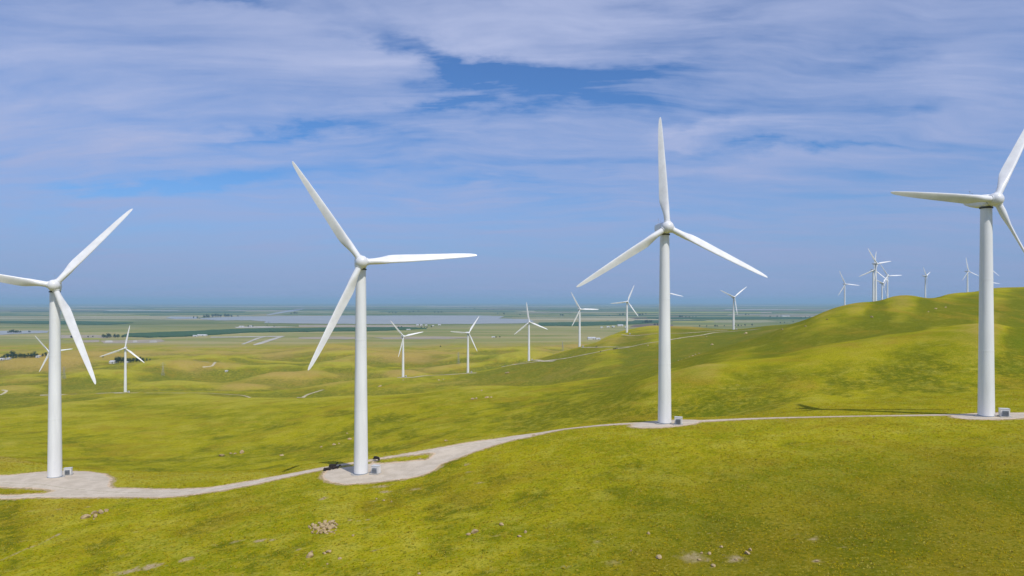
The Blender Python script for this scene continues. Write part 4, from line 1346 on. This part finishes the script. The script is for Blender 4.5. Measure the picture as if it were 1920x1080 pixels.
for a, b, c, d, l in [(580, 1044, 14, 10, 'pale boulder at the bottom left of centre, under a smaller one'), (584, 1036.5, 6, 6, 'small stone perched just above the pale bottom boulder'), (609, 1038, 8, 4, 'low flat stone, left of a pair below the scattered pile'), (617, 1035, 12, 5, 'long flat stone, right of a pair below the scattered pile'),
                      (637, 1048, 8, 4, 'low stone right of the flat pair at the bottom'), (662, 1005, 5, 4, 'small lone stone right of the scattered pile'), (890, 998, 14, 10, 'square pale boulder by the lower edge right of centre'), (878, 1002, 9, 3, 'thin flat stone left of the square pale boulder'),
                      (985, 999, 6, 6, 'small upright pale stone'), (974, 1006, 10, 4, 'low pale stone left of the small upright one'), (1216, 1001, 6, 6, 'lone upright stone on the dark grass right of centre'), (1235, 1046, 13, 6, 'pale wedge-shaped stone near the bottom edge'),
                      (1316, 1038, 6, 5, 'small stone above the bottom right scatter'), (1330, 1039, 8, 5, 'pale stone at the top of the bottom right scatter'), (1338, 1062, 10, 6, 'pale stone at the bottom of the bottom right scatter'), (1402, 1038, 12, 6, 'broad pale stone right of the bottom right scatter'),
                      (1407, 1032, 6, 6, 'small stone behind the broad pale one'), (1380, 1050, 7, 4, 'low stone left of the broad pale one'), (1352, 1026, 7, 4, 'flat stone above the bottom right scatter'), (1312, 1050, 8, 3, 'flat stone left in the bottom right scatter'), (1532, 1053, 8, 4, 'lone flat stone toward the bottom right'),
                      (1183, 1033, 5, 4, 'tiny stone far from the others at the bottom'), (614, 1058, 4, 3, 'tiny stone at the very bottom left of centre'), (786, 1076, 6, 4, 'small stone cut by the bottom edge'), (720, 939, 5, 3, 'small pale stone below the pad'), (706, 936, 4, 3, 'tiny pale stone below the pad, left of another'),
                      (734, 941, 4, 3, 'tiny pale stone below the pad, right of another'), (608, 934, 4, 4, 'small pale stone on the bare scrape under the pad tip'), (627, 1000, 4, 3, 'small stone at the right foot of the scattered pile'),
                      (941, 984, 12, 4, 'low pale stones line at the grass right of centre')]:
    rock(a, b, c, d, l, SCAT)
SL = 'stones on the slope behind the near turbines'
for a, b, c, d, l in [(416, 855, 12, 4, 'left stone of the outcrop line on the far slope'), (433, 851, 7, 3, 'middle stone of the outcrop line on the far slope'), (441, 851, 6, 3, 'small middle stone of the outcrop line on the far slope'), (453, 850, 8, 8, 'tall right stone of the outcrop line on the far slope'),
                      (602, 838.5, 5, 3, 'lone stone on the slope left of the second tower'), (627, 834, 8, 3, 'flat stone left of the second tower'), (636, 832, 4, 2, 'little stone beside the flat one left of the second tower'), (656, 824, 9, 3, 'flat stone touching the left side of the second tower'), (651, 813, 4, 2, 'tiny stone high on the slope left of the second tower'),
                      (836, 827, 7, 3, 'stone on the slope right of the second tower'), (528, 854.5, 9, 2, 'thin pale ledge on the slope'), (886, 749, 8, 4, 'dark stone of the outcrop on the brow'), (893, 748, 6, 4, 'second dark stone of the outcrop on the brow'), (913, 745.5, 8, 3, 'pale stone right on the brow outcrop'),
                      (921, 745, 6, 2, 'flat pale stone right end of the brow outcrop'), (903, 733, 3, 3, 'single stone above the brow outcrop')]:
    rock(a, b, c, d, l, SL, 285, 1000)
FR = 'stones on the far green ridge and right hill'
for k, (a, b, c, d) in enumerate([(1335, 646.5, 6, 3), (1400, 625, 8, 2), (1396, 626, 4, 2), (1215, 648.5, 4, 2), (1324, 631.5, 4, 2), (1272, 676.5, 3, 2), (1279, 675, 3, 2), (1286, 672.5, 3, 2), (1293, 670, 3, 2), (1299, 667.5, 4, 2), (1304, 665, 4, 2),
                                  (1311, 663, 3, 2), (823, 713, 6, 2), (832, 712, 3, 2), (756, 713, 4, 2), (712, 724.5, 8, 1.5), (951, 699.5, 9, 2), (1635, 595, 6, 3), (1741, 585, 4, 2), (1755, 579, 5, 2), (1773, 576.5, 5, 2), (1510, 612, 4, 2), (1467, 618, 5, 2), (1551, 599, 4, 1.5)]):
    lab = ('dark stone in the chain down the gully right of the tall tower' if 1270 <= a <= 1312 else 'small stone high on the round right hill' if a > 1600 else 'small stone on the left shoulder of the right hill' if a > 1440
           else 'flat stone near the ridge road end' if a > 1390 else 'stone cluster piece on the slope right of the tall central tower' if a > 1313 else 'small stone on the slope below the ridge road' if a > 1200 else 'small ledge stone right of the twin small turbines' if a > 900 else 'small stone on the slope under the twin small turbines')
    rock(a, b, c, d, lab, FR, 520 if a > 1400 else 800, 1500)

# ------------------------------------------------------------------ trees
def make_tree(seed, form=0):
    rr = random.Random(seed)
    root = empty('tree', (0, 0, 0))
    b = MB()
    H_ = 1.0
    def ringat(x, y, z, r, n=7): return [(x + r * math.cos(2 * math.pi * i / n), y + r * math.sin(2 * math.pi * i / n), z) for i in range(n)]
    b.rings([ringat(0, 0, -.05, .035), ringat(.005, 0, .15, .026), ringat(.01, .01, .35, .018), ringat(0, .01, .6, .009)])
    for k in range(5):
        a = rr.uniform(0, 6.28); z0 = rr.uniform(.2, .42)
        b.bar((0, 0, z0), (.2 * math.cos(a), .2 * math.sin(a), z0 + .22), .009)
    b.build('trunk', M['bark'], root)
    c = MB()
    lumps = []
    nl = 9
    for k in range(nl):
        a = rr.uniform(0, 6.28); rad = rr.uniform(.05, .3) * (1 if form == 0 else .55 if form == 1 else 1.25)
        z = rr.uniform(.30, .85)
        lumps.append((rad * math.cos(a) * (1.1 - z * .4), rad * math.sin(a) * (1.1 - z * .4), z, rr.uniform(.12, .22)))
    lumps.append((0, 0, .45, .24))
    for i in range(620):
        L = rr.choice(lumps)
        d = Vector((rr.gauss(0, 1), rr.gauss(0, 1), rr.gauss(0, 1))).normalized()
        p = Vector(L[:3]) + d * L[3] * rr.uniform(.55, 1.08)
        if p.z < .1: continue
        nrm = (d + Vector((rr.uniform(-.6, .6), rr.uniform(-.6, .6), rr.uniform(-.2, .8)))).normalized()
        s = rr.uniform(.022, .045)
        u_ = nrm.orthogonal().normalized() * s; v_ = nrm.cross(u_)
        c.add([p - u_ - v_ * .6, p + u_ * 1.1 - v_ * .4, p + u_ * .5 + v_, p - u_ * .8 + v_ * .7], [(0, 1, 2, 3)])
    c.build('crown', M['leaf'], root)
    return root


tps = [make_tree(11, 0), make_tree(12, 2), make_tree(13, 1)]
used_t = [False] * 3
rt = random.Random(3)


def tree(px, row, hpx, wr, lab, grp, dmin=1500, dmax=60000):
    p = hit(px, row, dmin, dmax)
    if p is None: return
    k = rt.randrange(3)
    if not used_t[k]: o = tps[k]; used_t[k] = True
    else: o = copy_tree(tps[k])
    h = hpx * p[1] / FP
    o.location = (p[0], p[1], p[2]); o.scale = (h * wr, h * wr, h); o.rotation_euler = (0, 0, rt.uniform(0, 6.28))
    tag(o, lab, 'tree', grp)


def grove(pts, lab, grp, wr=1.3, **kw):
    hs = sorted(q[2] for q in pts); xs_ = sorted(q[0] for q in pts)
    lab0 = lab
    for (a, b, h) in pts:
        if len(pts) > 2:
            fx = xs_.index(a) / (len(xs_) - 1)
            pos_ = 'left end' if fx == 0 else 'right end' if fx == 1 else 'left quarter' if fx < .25 else 'left of middle' if fx < .5 else 'right of middle' if fx < .75 else 'right quarter'
            sz = 'tallest ' if h == hs[-1] and hs.count(h) == 1 else 'taller ' if h > hs[len(hs) // 2] else ''
            lab = sz + lab0 + ', ' + pos_
        tree(a, b, h, wr * rt.uniform(.85, 1.2), lab, grp, **kw)


grove([(-6, 673, 8), (3, 673, 6), (8, 672.5, 8), (14, 672, 7), (20, 671.5, 14), (25, 671, 12), (30, 671.5, 9), (36, 671, 9), (41, 671, 8), (46, 671, 8), (52, 670.5, 9), (58, 670, 9), (64, 669.5, 11), (70, 669.5, 7), (80, 668.5, 6), (86, 668, 8), (98, 667.5, 7), (108, 668, 5)],
      'dark evergreen in the shelter belt at the plain left edge', 'dark trees of the left shelter belt', 1.25)
grove([(212, 680, 5), (217, 680.5, 10), (222, 681, 13), (227, 680.5, 12), (231, 680, 11), (240, 680, 9), (245, 680, 9), (250, 679.5, 9), (256, 679.5, 9), (262, 679, 11), (268, 678.5, 8), (275, 677, 5), (281, 676.5, 4)],
      'dark evergreen in the clump behind the small left turbine', 'dark trees of the farm clump', 1.2)
grove([(134, 634, 5), (148, 633.6, 7), (194, 633.5, 7), (201, 633.8, 9), (206, 633.5, 8), (216, 633.4, 8), (221, 633.2, 7), (230, 633, 5), (238, 632.8, 4), (165, 632.6, 3), (174, 632.4, 3)],
      'dark round tree along the yellow field', 'dark trees along the yellow field', 1.5)
grove([(17, 624.5, 5), (21, 624.5, 6), (26, 624.5, 7), (30, 624.3, 5), (33, 624.2, 5), (38, 624, 4), (55, 623.6, 4)], 'dark tree standing by the narrow water on the left', 'dark trees by the narrow water', 1.5)
grove([(363, 597, 4), (370, 597, 4), (383, 596, 6), (388, 595.8, 7), (391, 595.6, 6), (399, 595, 6), (404, 594.8, 7), (409, 594.7, 6), (414, 594.6, 5), (423, 594.5, 7), (428, 594.4, 6), (434, 594.3, 4), (446, 594, 3)],
      'bluish distant tree on the far shore of the lake', 'distant trees on the far shore of the lake', 1.5)
grove([(546, 589, 3), (552, 588.6, 4), (556, 588.4, 3), (730, 587, 2.5), (736, 587, 2.5), (742, 587, 2.5), (768, 586, 2.5), (775, 585.6, 3), (784, 585.6, 3), (815, 586.4, 3), (822, 586.4, 3), (828, 586.4, 3), (872, 578, 2.5), (890, 580.5, 2.5), (912, 581.4, 2.5), (925, 581, 2), (933, 589, 2.5), (945, 589.5, 3), (975, 591, 2.5), (1055, 592, 3), (1051, 591.8, 3)],
      'tiny far tree beyond the lake', 'tiny far trees beyond the lake', 2.2)
grove([(748, 615.8, 4), (753, 615.5, 4), (790, 615.2, 3), (796, 615, 3), (801, 615, 3), (809, 614, 3), (930, 633.5, 3), (937, 633, 3), (826, 651, 3), (349, 632, 3), (360, 631.3, 3), (474, 613, 3), (466, 612.8, 3), (501, 611, 2.5), (514, 613, 2.5), (504, 605, 2)],
      'small scattered tree on the plain near the lake', 'small scattered trees near the lake', 1.6)
grove([(1205, 606, 4), (1210, 606.2, 6), (1213, 606.4, 7), (1217, 606.2, 6), (1221, 605.8, 6), (1228, 610, 4), (1233, 610, 4), (1142, 593, 3), (1162, 592, 4), (1168, 591, 4), (1199, 592, 5), (1205, 591.2, 4), (1211, 590, 3), (1275, 595.5, 5), (1279, 595.2, 4), (1286, 596, 3), (1293, 596, 3),
       (1299, 596, 3), (1305, 595.2, 2.5), (1312, 612.5, 3), (1325, 612.8, 3), (1341, 612.8, 4), (1345, 612.6, 3), (1358, 612.4, 3), (1378, 612, 3), (1384, 611.8, 4), (1390, 611.6, 3), (1397, 611.2, 4), (1410, 610.9, 4), (1148, 615, 3), (1158, 604, 2.5), (1140, 602.5, 2), (1457, 594.8, 3), (1444, 595, 3), (1463, 606.6, 3),
       (1487, 604.3, 3), (1471, 606, 2.5), (1502, 597, 3), (1510, 596.5, 3), (1518, 595.6, 3), (1398, 590.8, 3), (1404, 590.6, 2.5)],
      'small dark tree scattered on the plain behind the far ridge', 'small dark trees behind the far ridge', 1.5)
grove([(193, 670.5, 3), (106, 667.5, 3)], 'lone bush on the pasture left of the farm clump', 'lone bushes on the left pasture', 2.0)

# ------------------------------------------------------------------ farm buildings
def building(px, row, wpx, hpx, depth, lab, roof='roofw', dmin=1500, rz=0.0, long=False):
    p = hit(px, row, dmin)
    if p is None: return
    k = p[1] / FP
    W, Hh = wpx * k, hpx * k * .62
    D = depth
    root = empty('farm_building', p, rz)
    b = MB(); b.box((0, 0, Hh / 2 - .4), (W, D, Hh + .8)); b.build('wall', M['wallw'], root)
    r = MB(); e = .5; rh = hpx * k * .45
    r.add([(-W / 2 - e, -D / 2 - e, Hh), (W / 2 + e, -D / 2 - e, Hh), (W / 2 + e, D / 2 + e, Hh), (-W / 2 - e, D / 2 + e, Hh), (-W / 2 - e, 0, Hh + rh), (W / 2 + e, 0, Hh + rh)],
          [(0, 1, 5, 4), (2, 3, 4, 5), (0, 4, 3), (1, 2, 5), (0, 3, 2, 1)])
    r.build('roof', M[roof], root)
    d = MB(); d.box((W * .18, -D / 2 - .05, Hh * .38), (min(4, W * .2), .12, Hh * .75)); d.build('door', M['glass'], root)
    nw = 3 if W > 25 else 2
    for i in range(nw):
        w_ = MB(); w_.box((-W * .38 + i * W * .16, -D / 2 - .05, Hh * .58), (min(1.8, W * .08), .12, Hh * .28)); w_.build('window', M['glass'], root)
    tag(root, lab, 'building', 'farm buildings on the plain')


for q in [(212, 681, 9, 5, 14, 'white farmhouse at the left foot of the dark clump'), (238, 680.5, 5, 3, 10, 'small white shed behind the tower of the small left turbine'), (5, 674.5, 9, 3, 14, 'white shed at the very left edge by the shelter belt'),
          (17, 673.5, 6, 3, 12, 'small white shed under the tallest tree of the shelter belt'), (73, 669.5, 6, 3, 12, 'pale house in a gap of the shelter belt'), (379, 630, 17, 3, 22, 'long white barn at the edge of the orchard strip'), (366, 631, 8, 2.6, 16, 'small pale shed left of the long white barn'),
          (1109, 636, 14, 4, 30, 'wide white shed on the plain below the green knoll'), (1121, 636.5, 8, 3, 20, 'white shed right of the wide one below the green knoll'), (1163, 611.5, 10, 3, 30, 'long pale building left of the ridge turbine on the plain'), (1150, 613.5, 5, 2.4, 14, 'small pale house left of the long pale building'),
          (1140, 614, 5, 2.4, 14, 'small pale house furthest left of the hamlet on the plain'), (1128, 615, 4, 2.2, 12, 'tiny pale house at the hamlet edge'), (1174, 614.5, 5, 2.2, 12, 'pale house right of the long pale building'),
          (783, 610.5, 4, 2.4, 20, 'small white house by the lake, left of three'), (790, 610.5, 4, 2.4, 20, 'small white house by the lake, middle of three'), (799, 610.8, 4, 2.2, 20, 'small white house by the lake, right of three'), (824, 610, 5, 2, 20, 'low pale house by the lake, right of the white houses'),
          (812, 611.5, 3, 1.8, 14, 'tiny pale house by the lake between two others'), (925, 633, 6, 2.2, 12, 'pale shed right of the twin small turbines'), (766, 619, 7, 2, 16, 'pale low shed in front of the orchard strip'), (453, 613, 8, 2, 26, 'pale low sheds left of the lake foreground'), (470, 612.6, 6, 2, 26, 'pale low shed beside the sheds at the lake'),
          (658, 568.5, 14, 1.6, 300, 'long white far building near the horizon'), (672, 569.4, 8, 1.4, 260, 'far white building near the horizon, right one'), (607, 569, 8, 1.2, 240, 'far pale building near the horizon left of the second tower'),
          (1472, 593.4, 14, 1.6, 60, 'far long pale building behind the right hill foot'), (425, 697 - .5, 4, 2.2, 7, 'little white hut between the far knolls')]:
    building(*q, dmin=1150 if q[0] == 425 else 1500)

# ------------------------------------------------------------------ lattice pylons
def make_pylon():
    root = empty('lattice_pylon', (0, 0, 0))
    Hp, b0, b1 = 34.0, 3.6, .8
    def cor(z, s, t): k = b0 + (b1 - b0) * min(1, z / 26.0); return (s * k, t * k, z)
    for s in (-1, 1):
        for t in (-1, 1):
            m_ = MB(); m_.bar(cor(0, s, t), cor(26, s, t), .2); m_.bar(cor(26, s, t), (s * .5, t * .5, Hp), .17); m_.build('leg', M['steel'], root)
    br = MB()
    zs = [0, 5.5, 10.5, 15, 19, 22.5, 26]
    for a, b in zip(zs[:-1], zs[1:]):
        for (s, t, s2, t2) in ((-1, -1, 1, -1), (1, -1, 1, 1), (1, 1, -1, 1), (-1, 1, -1, -1)):
            br.bar(cor(a, s, t), cor(b, s2, t2), .11); br.bar(cor(a, s2, t2), cor(b, s, t), .11); br.bar(cor(b, s, t), cor(b, s2, t2), .11)
    tag(br.build('bracing', M['steel'], root), kind='stuff')
    for z, L in ((24, 5.5), (28, 6.5), (32, 5.0)):
        a = MB()
        for s in (-1, 1):
            for t in (-.6, .6): a.bar((0, t, z + .9), (s * L, 0, z), .12); a.bar((0, t, z), (s * L, 0, z), .12)
        arm = a.build('cross_arm', M['steel'], root)
        for s in (-1, 1):
            i_ = MB(); i_.bar((s * L, 0, z), (s * L, 0, z - 1.6), .16, 6); i_.build('insulator', M['grey'], arm)
    return root


pp = make_pylon()
for i, (a, b, h, lab) in enumerate([(305.5, 704.5, 25, 'lattice pylon right of the small left turbine'), (859.5, 682.5, 22, 'lattice pylon just left of the turbine at the right end of the pale track'), (1055, 657.5, 17, 'faint lattice pylon left of the turbine under the green knoll'),
                                    (120, 711, 24, 'faint lattice pylon showing right of the leftmost tower')]):
    o = pp if i == 0 else copy_tree(pp)
    p = hit(a, b, 1180)
    o.location = p; k = h * p[1] / FP / 34.0
    o.scale = (k, k, k); o.rotation_euler = (0, 0, .5 + .3 * i)
    tag(o, lab, 'pylon', 'lattice pylons between the hills')

# ------------------------------------------------------------------ haze over the plain
m_, t = new_mat('haze_air')
pv = t.n('ShaderNodeVolumePrincipled', ins={'Color': (0.52, 0.82, 1.0, 1), 'Density': 5.2e-5, 'Anisotropy': 0.0})
out = t.n('ShaderNodeOutputMaterial')
t.t.links.new(pv.outputs[0], out.inputs['Volume'])
b = MB()
zt, zb = 135.0, -190.0
b.box((0, 30300, (zt + zb) / 2), (205000, 61500, zt - zb))
hz = b.build('haze', m_)
tag(hz, 'thin blue haze lying over the hills and plain', None, kind='stuff')
